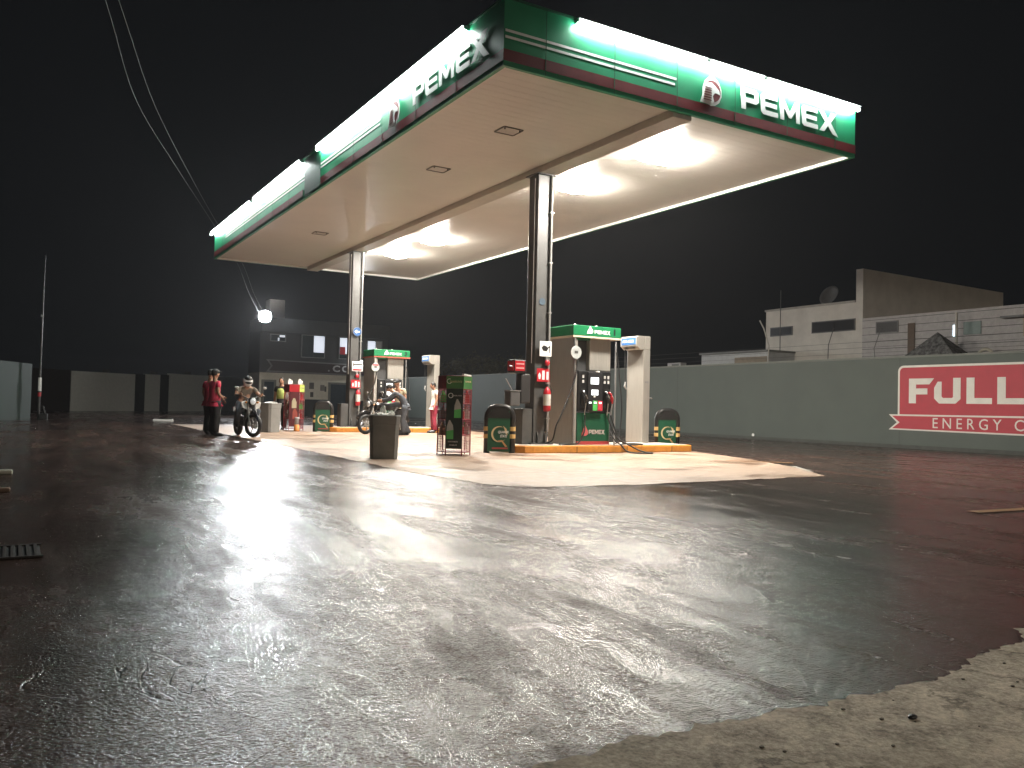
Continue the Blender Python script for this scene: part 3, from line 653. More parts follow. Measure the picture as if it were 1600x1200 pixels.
# ------------------------------------------------------------------ oil racks
def bottle_mb(x, y, z, h=.2, w_=.045, d=.03):
    b = MB(); b.prism([(x - w_, y - d), (x + w_, y - d), (x + w_, y + d), (x - w_, y + d)], z, z + h * .68)
    b.prism([(x - w_ * .6, y - d * .7), (x + w_ * .4, y - d * .7), (x + w_ * .4, y + d * .7), (x - w_ * .6, y + d * .7)], z + h * .68, z + h * .86)
    b.lathe([(.014, z + h * .86), (.014, z + h)], (x - .01, y, 0), 8); return b
wirered = mat('red_wire', (.22, .03, .04), .4, var=.2)
def rack(loc, rz, label, kind):
    t = thing('oil_rack', label, 'rack', loc, rz, 'wire racks of motor oil'); W_ = .30; H = 1.40
    hexa = [(-.14, -.27), (.14, -.27), (.29, -.06), (.20, .27), (-.20, .27), (-.29, -.06)]
    b = MB()
    for x, y in hexa: b.tube([(x, y, 0), (x, y, H)], .011, 6)
    for z in (.06, .36, .63, .92, 1.17, H - .01):
        b.tube([(x, y, z) for x, y in hexa], .009, 6, closed=True)
    b.build('frame', wirered, t)
    b = MB()
    for i in range(6):
        if i == 0: continue
        a = Vector((*hexa[i], 0)); c = Vector((*hexa[(i + 1) % 6], 0)); n_ = int((c - a).length / .045)
        for k in range(1, n_): p = a.lerp(c, k / n_); b.tube([(p.x, p.y, .06), (p.x, p.y, 1.17)], .0028, 4)
        for z in [.06 + .045 * j for j in range(1, 25)]: b.tube([(a.x, a.y, z), (c.x, c.y, z)], .0028, 4)
    b.build('wire_mesh', wirered, t)
    for z in (.06, .36, .63, .92):
        MB().prism([(x * .96, y * .96) for x, y in hexa], z, z + .008).build('shelf', wirered, t)
    # poster on the front
    ps = MB().box(-.145, .145, -.292, -.284, .12, 1.17).build('poster', mat('poster_dark', (.012, .022, .018), .35, var=.5, scale=3) if kind == 0 else mat('poster_maroon', (.10, .02, .025), .35, var=.4, scale=3), t)
    hd = mat('header_green', (.045, .15, .045), .4) if kind == 0 else redp
    MB().box(-.15, .15, -.296, -.284, 1.172, 1.39).build('header_panel', hd, t)
    f = frame((0, -.297, 0), FX)
    bc = mat('bottle_green', (.08, .38, .10), .35); bs = mat('bottle_silver', (.35, .36, .36), .3) if kind == 0 else mat('bottle_tan', (.5, .45, .30), .4)
    if kind == 0:
        text('header_lettering', 'QUAKER STATE', mat('gold_lettering', (.6, .5, .3), .5), t, frame((-.09, -.299, 1.27), FX), .21, .04, bold=.01, ext=.002)
        shape('header_swirl', [circ(-.10, 1.30, .045, 14, 60, 330) + circ(-.10, 1.30, .036, 14, 60, 330)[::-1]], white, t, f, 1, 1, .002)
        shape('poster_swirl', [circ(-.07, 1.05, .045, 16) , circ(-.07, 1.05, .035, 16)], white, ps, frame((0, -.2925, 0), FX), 1, 1, .002)
        text('poster_lettering', 'QUAKER STATE', white, ps, frame((-.05, -.295, 1.035), FX), .17, .025, ext=.002)
        for x, z, c1, c2 in ((.055, .66, bs, bc), (-.07, .29, bs, bc)):
            shape('pictured_bottle', [[(x - .06, z), (x + .06, z), (x + .06, z + .16), (x - .06, z + .14)]], c2, ps, frame((0, -.2925, 0), FX), 1, 1, .002)
            shape('pictured_bottle', [[(x - .06, z + .14), (x + .06, z + .16), (x + .05, z + .24), (x + .0, z + .33), (x - .02, z + .33), (x - .055, z + .22)]], c1, ps, frame((0, -.2925, 0), FX), 1, 1, .002)
        text('poster_lettering', 'DISPONIBLES', white, ps, frame((-.10, -.294, .235), FX), .17, .022, ext=.002)
        text('poster_lettering', 'AQUI', white, ps, frame((-.08, -.294, .175), FX), .13, .022, ext=.002)
    else:
        for x, z, c1 in ((.0, .68, bs), (.03, .36, mat('bottle_red', (.35, .08, .06), .4))):
            shape('pictured_bottle', [[(x - .07, z), (x + .07, z), (x + .07, z + .18), (x + .02, z + .30), (x - .03, z + .30), (x - .07, z + .2)]], c1, ps, frame((0, -.2925, 0), FX), 1, 1, .002)
    a = Vector((.14, -.27, 0)); c = Vector((.29, -.06, 0)); d_ = (c - a); fr2 = frame(a, d_)
    MB().box(0, d_.length, 0, .22, .006, .014, fr2 @ Matrix.Translation((0, 1.172, 0))).build('side_header', mat('header_green', (.045, .15, .045)) if kind == 0 else mat('header_lime', (.35, .42, .10), .4), t)
    text('header_lettering', 'QUAKER', mat('gold_lettering', (.6, .5, .3)), t, fr2 @ Matrix.Translation((.04, 1.28, .017)), .18, .035, ext=.002)
    a2 = Vector((-.29, -.06, 0)); c2 = Vector((-.14, -.27, 0)); fr3 = frame(a2, c2 - a2)
    MB().box(0, (c2 - a2).length, 0, .22, .006, .014, fr3 @ Matrix.Translation((0, 1.172, 0))).build('side_header', dred, t)
    cols = [mat('oil_red', (.45, .05, .04), .4), mat('oil_white', (.6, .6, .58), .4), mat('oil_tan', (.5, .36, .24), .4), mat('oil_grey', (.25, .25, .26), .4), bc]
    rr = random.Random(3 + kind)
    for z in (.37, .64, .93):
        for x, y in ((-.21, -.06), (-.20, .06), (.22, -.03), (.20, .10), (-.1, -.14), (.02, -.14), (.13, -.12), (-.12, .15), (0.0, .15), (.11, .18)):
            if rr.random() < .2: continue
            o = bottle_mb(0, 0, 0, rr.uniform(.19, .23)).build('oil_bottle', rr.choice(cols), None)
            m4 = Matrix.Translation(loc) @ Matrix.Rotation(rz, 4, 'Z') @ Matrix.Translation((x, y, z + .001)) @ Matrix.Rotation(rr.uniform(-.3, .3), 4, 'Z')
            o.matrix_world = m4
            tag(o, 'plastic oil bottle on a shelf of the %s wire rack' % ('near' if kind == 0 else 'far'), 'bottle', 'oil bottles on the %s rack' % ('near' if kind == 0 else 'far'))
    return t
rack((6.78, 13.35, .004), R(-27), 'near red wire oil rack with a dark poster of green bottles', 0)
rack((7.42, 25.45, .004), R(-14), 'far red wire oil rack with a red header panel', 1)
for x, y, l in ((7.22, 25.25, 'white oil jug standing on the left corner of the far rack'), (7.55, 25.32, 'white oil jug standing on the right corner of the far rack')):
    o = bottle_mb(0, 0, 0, .17, .07, .05).build('oil_jug', white); o.location = (x, y, 1.41); tag(o, l, 'jug')
o = MB().box(-.09, .09, -.03, .03, 0, .03).build('cardboard_flap', white); o.location = (6.97, 13.28, 1.41); o.rotation_euler = (0, .12, .3); tag(o, 'white folded leaflet lying on top of the near oil rack', 'leaflet')

# ------------------------------------------------------------------ waste bins
def bin_(loc, rz, H, label):
    t = thing('waste_bin', label, 'bin', loc, rz, 'grey plastic waste bins on the forecourt')
    b = MB(); rings = []
    for z, s in ((0, .215), (.03, .218), (H - .13, .235), (H - .125, .243), (H, .25)):
        rings.append([b.b.verts.new((s * sx_ * (1 if i % 2 == 0 else 1), s * sy_ * .9, z)) for i, (sx_, sy_) in enumerate(((-1, -.75), (-.75, -1), (.75, -1), (1, -.75), (1, .75), (.75, 1), (-.75, 1), (-1, .75)))])
    for A, B in zip(rings, rings[1:]):
        for k in range(8): b.b.faces.new((A[k], A[(k + 1) % 8], B[(k + 1) % 8], B[k]))
    b.b.faces.new(rings[0][::-1]); b.b.faces.new(rings[-1]); b.build('body', grayp, t)
    b = MB(); b.tube([(.245 * sx_, .22 * sy_, H + .004) for sx_, sy_ in ((-1, -.75), (-.75, -1), (.75, -1), (1, -.75), (1, .75), (.75, 1), (-.75, 1), (-1, .75))], .014, 6, closed=True); b.build('rim', grayp, t)
    return t
bin_((5.17, 12.65, .004), R(-22), .68, 'near grey waste bin heaped with litter, left of the oil rack')
bin_((6.27, 23.75, .004), R(30), .80, 'far grey waste bin beside the parked motorcycle')
def bag(loc, s, seed, label, zs=.3):
    b = MB(); bmesh.ops.create_icosphere(b.b, subdivisions=3, radius=1); rr = random.Random(seed)
    ph = [rr.uniform(0, 6) for _ in range(4)]
    for v in b.b.verts:
        k = 1 + .22 * math.sin(5 * v.co.x + ph[0]) * math.cos(6 * v.co.y + ph[1]) + .12 * math.sin(11 * v.co.z + 7 * v.co.x + ph[2])
        v.co = Vector((v.co.x * s[0] * k, v.co.y * s[1] * k, v.co.z * s[2] * k))
    o = b.build('litter_bag', mat('thin_plastic', (.62, .62, .58), .4)); o.location = loc; tag(o, label, 'bag'); return o
bag((5.10, 12.62, .70), (.15, .12, .035), 1, 'flat white crumpled bag on top of the near waste bin')
bag((5.17, 12.72, .745), (.045, .04, .10), 2, 'upright twist of pale plastic sticking out of the near waste bin')
bag((5.27, 12.64, .72), (.06, .05, .05), 4, 'small pale paper scrap at the right rim of the near waste bin')
bag((6.27, 23.7, .83), (.17, .14, .03), 5, 'flat white bag on top of the far waste bin')
t = thing('delineator_post', 'small orange and grey post in front of the far oil rack', 'post', (7.28, 24.6, .004))
MB().lathe([(.09, 0), (.085, .03), (.075, .2)], seg=14).build('orange_base', mat('cone_orange', (.6, .22, .05), .5), t, smooth=True)
MB().lathe([(.073, .2), (.06, .36), (.075, .37), (.07, .42)], seg=14).build('grey_top', mat('cone_grey', (.4, .4, .42), .5), t, smooth=True)

# ------------------------------------------------------------------ people
def skinmesh(chains, name, sub=1):
    """chains: dict of verts {key:(pos, radius)}, edges list, root key -> evaluated mesh"""
    V, Ed, root = chains; keys = list(V)
    me = bpy.data.meshes.new(name); me.from_pydata([V[k][0] for k in keys], [(keys.index(a), keys.index(c)) for a, c in Ed], [])
    o = bpy.data.objects.new('tmp', me); C.objects.link(o)
    sk = o.modifiers.new('skin', 'SKIN'); sk.use_smooth_shade = True; sk.branch_smoothing = .6
    if not me.skin_vertices: pass
    for i, k in enumerate(keys):
        r_ = V[k][1]; sv = me.skin_vertices[0].data[i]; sv.radius = r_ if isinstance(r_, tuple) else (r_, r_)
        if k in root: sv.use_root = True
    ss = o.modifiers.new('sub', 'SUBSURF'); ss.levels = sub; ss.render_levels = sub
    bpy.context.view_layer.update()
    out = bpy.data.meshes.new_from_object(o.evaluated_get(bpy.context.evaluated_depsgraph_get())); bpy.data.objects.remove(o)
    return out
STAND = dict(pelvis=(0, 0, .88), spine=(0, .01, 1.05), chest=(0, .01, 1.23), neck=(0, .01, 1.38), skull=(0, -.005, 1.46), crown=(0, -.005, 1.58),
    sh_l=(.165, .01, 1.32), el_l=(.21, .03, 1.06), wr_l=(.21, -.05, .84), sh_r=(-.165, .01, 1.32), el_r=(-.21, .03, 1.06), wr_r=(-.21, -.05, .84),
    hip_l=(.085, 0, .84), kn_l=(.095, -.02, .46), an_l=(.10, .02, .08), toe_l=(.11, -.13, .03),
    hip_r=(-.085, 0, .84), kn_r=(-.095, -.02, .46), an_r=(-.10, .02, .08), toe_r=(-.11, -.13, .03))
def person(label, loc, rz, pose, shirt, trousers, stout=1.0, sleeve='short', cap=None, helmet=None, hair=True, vest=None, shoes=black, scale=1.0):
    t = thing('person', label, 'person', loc, rz); t.scale = (scale,) * 3
    J = {k: Vector(v) for k, v in STAND.items()}; J.update({k: Vector(v) for k, v in pose.items()})
    Rr = dict(pelvis=(.135 * stout, .105), spine=(.12 * stout, .095 * stout), chest=(.14 * stout, .10 * stout), neck=.048, skull=(.068, .078), crown=(.055, .062),
        sh=.058, el=.042, wr=.028, hip=.088, kn=.058, an=.038, toe=.036)
    rad = lambda k: Rr[k.split('_')[0]]
    E_ = [('pelvis', 'spine'), ('spine', 'chest'), ('chest', 'neck'), ('neck', 'skull'), ('skull', 'crown')]
    for s in 'lr': E_ += [('chest', 'sh_' + s), ('sh_' + s, 'el_' + s), ('el_' + s, 'wr_' + s), ('pelvis', 'hip_' + s), ('hip_' + s, 'kn_' + s), ('kn_' + s, 'an_' + s), ('an_' + s, 'toe_' + s)]
    V = {k: (J[k], rad(k)) for k in J}
    me = skinmesh((V, E_, ('pelvis',)), 'body')
    bm = bmesh.new(); bm.from_mesh(me); b = MB(); b.b.free(); b.b = bm
    for s, sg in (('l', 1), ('r', -1)):       # hands: palm, four fingers, thumb
        w_ = J['wr_' + s]; d = (w_ - J['el_' + s]).normalized(); sd = d.cross(Vector((0, -1, 0)));
        sd = sd.normalized() if sd.length > .1 else Vector((1, 0, 0)); nrm = d.cross(sd)
        b.tube([w_ - d * .02, w_ + d * .03, w_ + d * .085], [(.026, .018), (.036, .016), (.038, .014)], 8)
        for i, L_ in enumerate((.062, .072, .068, .052)):
            p0 = w_ + d * .078 + sd * (-.027 + .018 * i)
            b.tube([p0, p0 + d * L_ * .55 + nrm * .004, p0 + d * L_ * .9 + nrm * .022], [.0092, .0085, .007], 6)
        p0 = w_ + d * .03 - sd * .03; b.tube([p0, p0 + d * .035 - sd * .018, p0 + d * .06 - sd * .012 + nrm * .012], [.011, .010, .008], 6)
    ax = (J['crown'] - J['skull']).normalized(); fwd = (Vector((0, -1, 0)) - ax * Vector((0, -1, 0)).dot(ax)).normalized(); sx_ = ax.cross(fwd); hc = J['skull'].lerp(J['crown'], .45)
    hm = Matrix((sx_, fwd, ax)).transposed().to_4x4()
    b.ell(hc, .073, .090, .108, 14, hm)
    b.ell(hc + fwd * .088 - ax * .012, .013, .02, .022, 8, hm); b.ell(hc + fwd * .078 - ax * .05, .026, .012, .008, 8, hm)
    for sg in (-1, 1): b.ell(hc + sx_ * sg * .073 - ax * .01, .010, .02, .03, 8, hm)
    bmesh.ops.recalc_face_normals(bm, faces=bm.faces)
    body = b.build('body', skin, t, smooth=True)
    for sg in (-1, 1): MB().ell(hc + sx_ * sg * .03 + fwd * .080 + ax * .012, .011, .008, .006, 8, hm).build('eye', black, body)
    def garment(name, keys, edges, root, grow, m, extra={}):
        VV = {}
        for k in keys:
            r_ = rad(k); r_ = tuple(x_ + grow for x_ in (r_ if isinstance(r_, tuple) else (r_, r_))); VV[k] = (J[k], r_)
        for k, (p, r_) in extra.items(): VV[k] = (p, r_)
        q = skinmesh((VV, edges, root), name); o = bpy.data.objects.new(name, q); C.objects.link(o); q.materials.clear(); q.materials.append(m); o.parent = t; return o
    ks = ['pelvis', 'spine', 'chest', 'sh_l', 'sh_r']; es = [('pelvis', 'spine'), ('spine', 'chest'), ('chest', 'sh_l'), ('chest', 'sh_r')]; ex = {}
    ncb = J['chest'].lerp(J['neck'], .72); ex['collar'] = (ncb, (.066, .066)); es.append(('chest', 'collar'))
    hem = J['pelvis'] + Vector((0, 0, -.05)); ex['hem'] = (hem, tuple(q_ * .98 + .01 for q_ in Rr['pelvis'])); es.append(('pelvis', 'hem'))
    for s in 'lr':
        if sleeve == 'short': p = J['sh_' + s].lerp(J['el_' + s], .62); ex['cuff' + s] = (p, .064); es.append(('sh_' + s, 'cuff' + s))
        else:
            ks.append('el_' + s); es.append(('sh_' + s, 'el_' + s)); p = J['el_' + s].lerp(J['wr_' + s], .92); ex['cuff' + s] = (p, .042); es.append(('el_' + s, 'cuff' + s))
    garment('shirt', ks, es, ('pelvis',), .018, shirt, ex)
    if vest:
        garment('vest', ['pelvis', 'spine', 'chest'], [('pelvis', 'spine'), ('spine', 'chest'), ('chest', 'v')], ('pelvis',), .032, vest, {'v': (ncb - Vector((0, 0, .03)), (.09, .09))})
    b = MB(); up_ = (J['spine'] - J['pelvis']).normalized()
    P0 = J['pelvis'] + up_ * .015; pw_, pd_ = Rr['pelvis']; b.tube([P0, J['pelvis'] - up_ * .02, J['hip_l'].lerp(J['hip_r'], .5) - up_ * .05, J['hip_l'].lerp(J['hip_r'], .5) - up_ * .09], [(pw_ * .7, pd_ * .7), (pw_ * .84, pd_ * .84), (pw_ * .95, pd_ * .98), (.09, .08)], 16)
    for s in 'lr':
        h_, k_, a_ = J['hip_' + s], J['kn_' + s], J['an_' + s]; k2 = min(stout, 1.2)
        b.tube([h_ + (h_ - k_).normalized() * .02, h_.lerp(k_, .3), h_.lerp(k_, .7), k_, k_.lerp(a_, .4), k_.lerp(a_, .96)], [.092 * k2, .092 * k2, .076 * k2, .068 * k2, .066 * k2, .064 * k2], 12)
    b.build('trousers', trousers, t, smooth=True)
    for s in 'lr':
        a_ = J['an_' + s]; to = J['toe_' + s]; b = MB(); b.tube([a_ + Vector((0, .0, .03)) + (a_ - to).normalized() * .04, a_.lerp(to, .3) - Vector((0, 0, .015)), to, to + (to - a_).normalized() * .06], [.045, .05, .045, .025], 10); b.build('shoe', shoes, t, smooth=True)
    if hair and not helmet:
        MB().ell(hc + ax * .022 - fwd * .014, .081, .092, .098, 16, hm).build('hair', hairm, t, smooth=True)
    if cap:
        b = MB(); b.ell(hc + ax * .055 - fwd * .002, .086, .100, .072, 16, hm); q = hc + ax * .06 + fwd * .10
        b.ell(q, .065, .065, .010, 12, hm); b.build('cap', cap, t, smooth=True)
    if helmet:
        b = MB(); b.ell(hc + ax * .015, .118, .138, .132, 18, hm); hl = b.build('helmet', helmet, t, smooth=True)
        MB().ell(hc + fwd * .050 + ax * .0, .095, .102, .05, 16, hm).build('visor', black, hl, smooth=True)
        b = MB(); b.ell(hc + ax * .075 + fwd * .02, .10, .115, .085, 16, hm); b.build('helmet_stripe', black, hl, smooth=True)
    return t
cloth = lambda n, c: mat(n, c, .85, var=.2, scale=14, bump=.5, bscale=30)
redshirt = cloth('red_polo', (.50, .035, .075)); dkpants = cloth('dark_trousers', (.022, .02, .02)); jeans = cloth('grey_jeans', (.075, .085, .10))
A = R(70)     # facing roughly +X
person('person in a red polo shirt reaching out an arm towards the rider', (4.27, 21.35, 0), R(112), dict(
    sh_l=(.165, 0, 1.31), el_l=(.24, -.10, 1.08), wr_l=(.20, -.33, .98), el_r=(-.2, .05, 1.06), wr_r=(-.17, -.12, .90), kn_l=(.10, -.04, .46), an_l=(.11, -.02, .08)),
    redshirt, dkpants, 1.3, cap=mat('black_cap', (.015, .015, .016), .7))
person('person in a red polo shirt and dark cap standing behind the other attendant', (4.31, 22.1, 0), R(120), dict(
    el_r=(-.22, .02, 1.07), wr_r=(-.2, -.1, .9), skull=(.0, -.01, 1.47), crown=(0, -.02, 1.60)), cloth('red_polo_two', (.42, .03, .06)), dkpants, 1.25, cap=mat('black_cap', (.015, .015, .016)))
RIDE = dict(pelvis=(0, .22, .82), spine=(0, .16, .97), chest=(0, .05, 1.12), neck=(0, -.03, 1.23), skull=(0, -.07, 1.29), crown=(0, -.09, 1.40),
    sh_l=(.17, .03, 1.18), el_l=(.30, -.12, 1.0), wr_l=(.27, -.32, 1.02), sh_r=(-.17, .03, 1.18), el_r=(-.30, -.12, 1.0), wr_r=(-.27, -.32, 1.02),
    hip_l=(.11, .16, .80), kn_l=(.24, -.20, .62), an_l=(.20, .10, .30), toe_l=(.21, -.05, .26), hip_r=(-.11, .16, .80), kn_r=(-.24, -.20, .62), an_r=(-.20, .10, .30), toe_r=(-.21, -.05, .26))
def motorcycle(loc, rz, label, tankm, cowl, steer=0.0, lit_lamp=False):
    t = thing('motorcycle', label, 'motorcycle', loc, rz, 'motorcycles on the forecourt')
    def wheel(y, r_=.285, w_=.05, rot=0):
        m4 = Matrix.Translation((0, y, r_ + .0)) @ Matrix.Rotation(rot, 4, 'Z')
        W_ = bpy.data.objects.new('wheel', None); W_.empty_display_size = .05; C.objects.link(W_); W_.parent = t; W_.matrix_local = m4
        MB().tube([(0, (r_ - w_) * math.cos(2 * PI * i / 26), (r_ - w_) * math.sin(2 * PI * i / 26)) for i in range(26)], w_, 10, closed=True).build('tyre', rubber, W_, smooth=True)
        b = MB(); b.tube([(0, (r_ - .09) * math.cos(2 * PI * i / 26), (r_ - .09) * math.sin(2 * PI * i / 26)) for i in range(26)], .016, 6, closed=True); b.tube([(-.05, 0, 0), (.05, 0, 0)], .035, 10)
        for k in range(5):
            a = 2 * PI * k / 5; b.tube([(0, 0, 0), (0, (r_ - .09) * math.cos(a), (r_ - .09) * math.sin(a))], .014, 6)
        b.build('rim', galv, W_)
        MB().lathe([(.09, 0), (.09, .006)], (0, 0, 0), 18, Matrix.Rotation(PI / 2, 4, 'Y') @ Matrix.Translation((0, 0, .06))).build('brake_disc', galv, W_)
    wheel(-.64, rot=steer); wheel(.62, w_=.06)
    b = MB()
    for s in (-1, 1): b.tube([(s * .085, -.64, .285), (s * .085, -.46, .72), (s * .085, -.40, .90)], [.022, .026, .022], 8)
    b.build('front_fork', galv, t)
    MB().tube([(0, -.64 + .33 * math.cos(a), .285 + .33 * math.sin(a)) for a in [R(20 + 15 * i) for i in range(10)]], [(.012, .062)] * 10, 8).build('front_fender', tankm, t, smooth=True)
    MB().tube([(0, .62 + .35 * math.cos(a), .285 + .35 * math.sin(a)) for a in [R(10 + 15 * i) for i in range(8)]], [(.012, .07)] * 8, 8).build('rear_fender', black, t, smooth=True)
    b = MB(); b.ell((0, -.16, .80), .135, .24, .12, 16); b.build('fuel_tank', tankm, t, smooth=True)
    b = MB(); b.tube([(0, .02, .80), (0, .25, .79), (0, .5, .83), (0, .68, .86)], [(.05, .11), (.05, .13), (.05, .12), (.035, .08)], 10); b.build('seat', black, t, smooth=True)
    b = MB(); b.box(-.11, .11, -.16, .14, .25, .50); b.tube([(0, -.12, .45), (0, -.22, .68)], [.08, .09], 10); b.build('engine', mat('engine_grey', (.12, .12, .12), .4, metal=.7), t, bevel=.03)
    b = MB()
    for s in (-1, 1): b.tube([(s * .05, -.40, .82), (s * .1, -.28, .4), (s * .1, .2, .35), (s * .1, .62, .285)], .018, 8); b.tube([(s * .09, .1, .4), (s * .1, .45, .78)], .016, 8); b.tube([(s * .10, .15, .30), (s * .26, .13, .27)], .014, 6)
    b.tube([(0, -.42, .86), (0, .1, .72), (0, .6, .78)], .022, 8); b.build('frame', steel, t)
    MB().tube([(.12, -.2, .40), (.15, -.1, .22), (.16, .3, .27), (.17, .72, .36)], [.02, .022, .03, .045], 10).build('exhaust', galv, t, smooth=True)
    b = MB(); b.ell((0, -.50, .86), .10, .07, .11, 14); hl = b.build('headlight', black, t, smooth=True)
    MB().ell((0, -.555, .86), .072, .025, .08, 14).build('headlight_glass', mat('headlight_glass', (.7, .75, .8), .08), hl, smooth=True)
    for s in (-1, 1):
        b = MB(); b.prism([(0, -.05), (.13, .02), (.15, .14), (.05, .18), (0, .1)], -.02, .03, Matrix.Translation((s * .09, -.40, .70)) @ Matrix.Rotation(0 if s > 0 else PI, 4, 'Z') @ Matrix.Rotation(PI / 2, 4, 'X'))
        b.build('side_cowl', cowl, t, bevel=.01)
    b = MB(); b.tube([(-.36, -.28, 1.0), (-.25, -.34, 1.02), (-.08, -.40, .93), (.08, -.40, .93), (.25, -.34, 1.02), (.36, -.28, 1.0)], .013, 8); hb = b.build('handlebar', steel, t)
    for s in (-1, 1):
        mr = MB().tube([(s * .26, -.34, 1.02), (s * .33, -.34, 1.16)], .006, 6).build('mirror_stalk', steel, hb)
        MB().ell((s * .34, -.34, 1.19), .055, .012, .035, 10).build('mirror', galv, mr, smooth=True)
        MB().tube([(s * .25, -.34, 1.02), (s * .37, -.275, 1.0)], .02, 8).build('grip', rubber, hb)
        MB().ell((s * .14, -.47, .84), .03, .03, .025, 8).build('indicator', mat('indicator_amber', (.5, .2, .03), .3), t)
    MB().ell((0, .74, .80), .05, .03, .035, 10).build('tail_light', redp, t)
    MB().box(-.09, .09, .80, .81, .60, .72).build('number_plate', white, t)
    return t
motorcycle((4.98, 21.15, 0), R(3), 'dark motorcycle with white cowls facing the camera, ridden by a helmeted person', mat('tank_blue', (.02, .025, .05), .2), white, R(26))
person('person with a black and white helmet sitting on a motorcycle', (4.98, 21.15, 0), R(3), RIDE, cloth('olive_shirt', (.16, .13, .10)), jeans, 1.05, helmet=mat('white_helmet', (.7, .7, .7), .2), hair=False)
motorcycle((9.25, 22.75, 0), R(-72), 'black motorcycle parked beside the far pump', mat('tank_black', (.012, .012, .013), .2), black, R(0))
person('person in a dark grey sweater and jeans bending over the black motorcycle', (9.55, 21.95, .0), R(-122), dict(
    pelvis=(0, .06, .86), spine=(0, -.04, 1.00), chest=(0, -.20, 1.15), neck=(0, -.33, 1.23), skull=(0, -.40, 1.28), crown=(0, -.46, 1.37),
    sh_l=(.18, -.22, 1.20), el_l=(.23, -.42, 1.0), wr_l=(.17, -.62, .98), sh_r=(-.18, -.22, 1.20), el_r=(-.23, -.42, 1.0), wr_r=(-.17, -.60, .96), hip_l=(.09, .05, .83), hip_r=(-.09, .05, .83),
    kn_r=(-.10, -.06, .45), an_r=(-.12, .14, .08), toe_r=(-.13, .0, .03)), cloth('grey_sweater', (.045, .05, .06)), jeans, 1.12, sleeve='long')
person('person in a beige shirt and dark cap behind the bending person', (9.95, 23.25, 0), R(-60), dict(chest=(0, -.06, 1.23), neck=(0, -.1, 1.38), skull=(0, -.13, 1.45), crown=(0, -.15, 1.56),
    el_r=(-.25, -.1, 1.05), wr_r=(-.16, -.35, 1.0)), cloth('beige_shirt', (.42, .36, .25)), dkpants, 1.0, cap=mat('black_cap', (.015, .015, .016)))
person('person in a white shirt and red trousers behind the near oil rack', (11.35, 23.75, 0), R(-100), dict(neck=(0, -.02, 1.36), skull=(0, -.05, 1.43), crown=(0, -.07, 1.53)), cloth('white_shirt', (.62, .58, .54)), cloth('red_trousers', (.30, .03, .06)), 1.1)
person('person in a yellow safety vest behind the far oil rack', (7.22, 26.15, 0), R(-40), {}, dkpants, dkpants, 1.1, vest=cloth('lime_vest', (.42, .50, .14)))

# ------------------------------------------------------------------ right boundary wall and painted sign
wallm = mat('grey_green_wall', (.070, .085, .076), .7, var=.10, scale=1.2, bump=.35, bscale=12)
bw = thing('boundary_wall', 'long grey green painted wall along the right side', 'wall', (20.7, 25, 0))
MB().box(0, .2, -33, 23, 0, 2.45).build('wall', wallm, bw)
MB().box(-.004, -.0005, -33, 23, 0, .10).build('skirting', mat('wall_base', (.05, .055, .05), .8, var=.3), bw)
MB().box(-.015, .215, -33, 23, 2.451, 2.50).build('coping', mat('coping_grey', (.14, .15, .135), .8), bw)
b = MB()
for y in (-10.85, -2, 6, 14): b.box(-.006, -.0045, y - .006, y + .006, .1, 2.45)
b.build('wall_joint', mat('joint_dark', (.05, .055, .05), .8), bw)
sg = thing('painted_wall_sign', 'red and white sign reading FULL painted on the green wall', 'sign', (20.695, 14.2, 0))
signred = mat('sign_red', (.36, .035, .05), .6, var=.08, scale=4); cw = mat('sign_white', (.60, .59, .54), .6, var=.05)
def rrect(x0, x1, y0, y1, r_, n=6, corners=(1, 1, 1, 1)):
    P = []
    for (cx, cy, a0, on) in ((x0 + r_, y0 + r_, 180, corners[0]), (x1 - r_, y0 + r_, 270, corners[1]), (x1 - r_, y1 - r_, 0, corners[2]), (x0 + r_, y1 - r_, 90, corners[3])):
        if on: P += [(cx + r_ * math.cos(R(a0 + 90 * i / n)), cy + r_ * math.sin(R(a0 + 90 * i / n))) for i in range(n + 1)]
        else: P.append((cx + (r_ if a0 in (270, 0) else -r_), cy + (r_ if a0 in (0, 90) else -r_)))
    return P
fs = frame((0, 0, 0), FY)
shape('panel_border', [rrect(0, 9.2, .88, 2.235, .16, corners=(0, 0, 1, 1))], cw, sg, fs, 1, 1, .002, .002)
shape('panel', [rrect(.055, 9.14, .92, 2.18, .12, corners=(0, 0, 1, 1))], signred, sg, fs, 1, 1, .002, .006)
block('sign_lettering', 'FULL', cw, sg, frame((0, -.33, 1.22), FY), 3.12, .66, ext=.002, dz=.010)
shape('ribbon_border', [[(-.26, .50), (9.3, .42), (9.3, .96), (-.26, .915), (-.02, .70)]], cw, sg, fs, 1, 1, .002, .011)
shape('ribbon', [[(-.16, .535), (9.3, .465), (9.3, .915), (-.16, .875), (.07, .70)]], signred, sg, fs, 1, 1, .002, .015)
text('ribbon_lettering', 'E N E R G Y   C', cw, sg, frame((0, -.0 + .0, 0), FY) @ Matrix.Translation((1.02, .575, .019)), 2.3, .27, ext=.002)
b = MB(); b.lathe([(.05, 0), (.05, .02)], (20.69, 19.35, .15), 12, Matrix.Rotation(-PI / 2, 4, 'Y')); tag(b.build('wall_outlet', white), 'small white outlet low on the green wall', 'outlet')

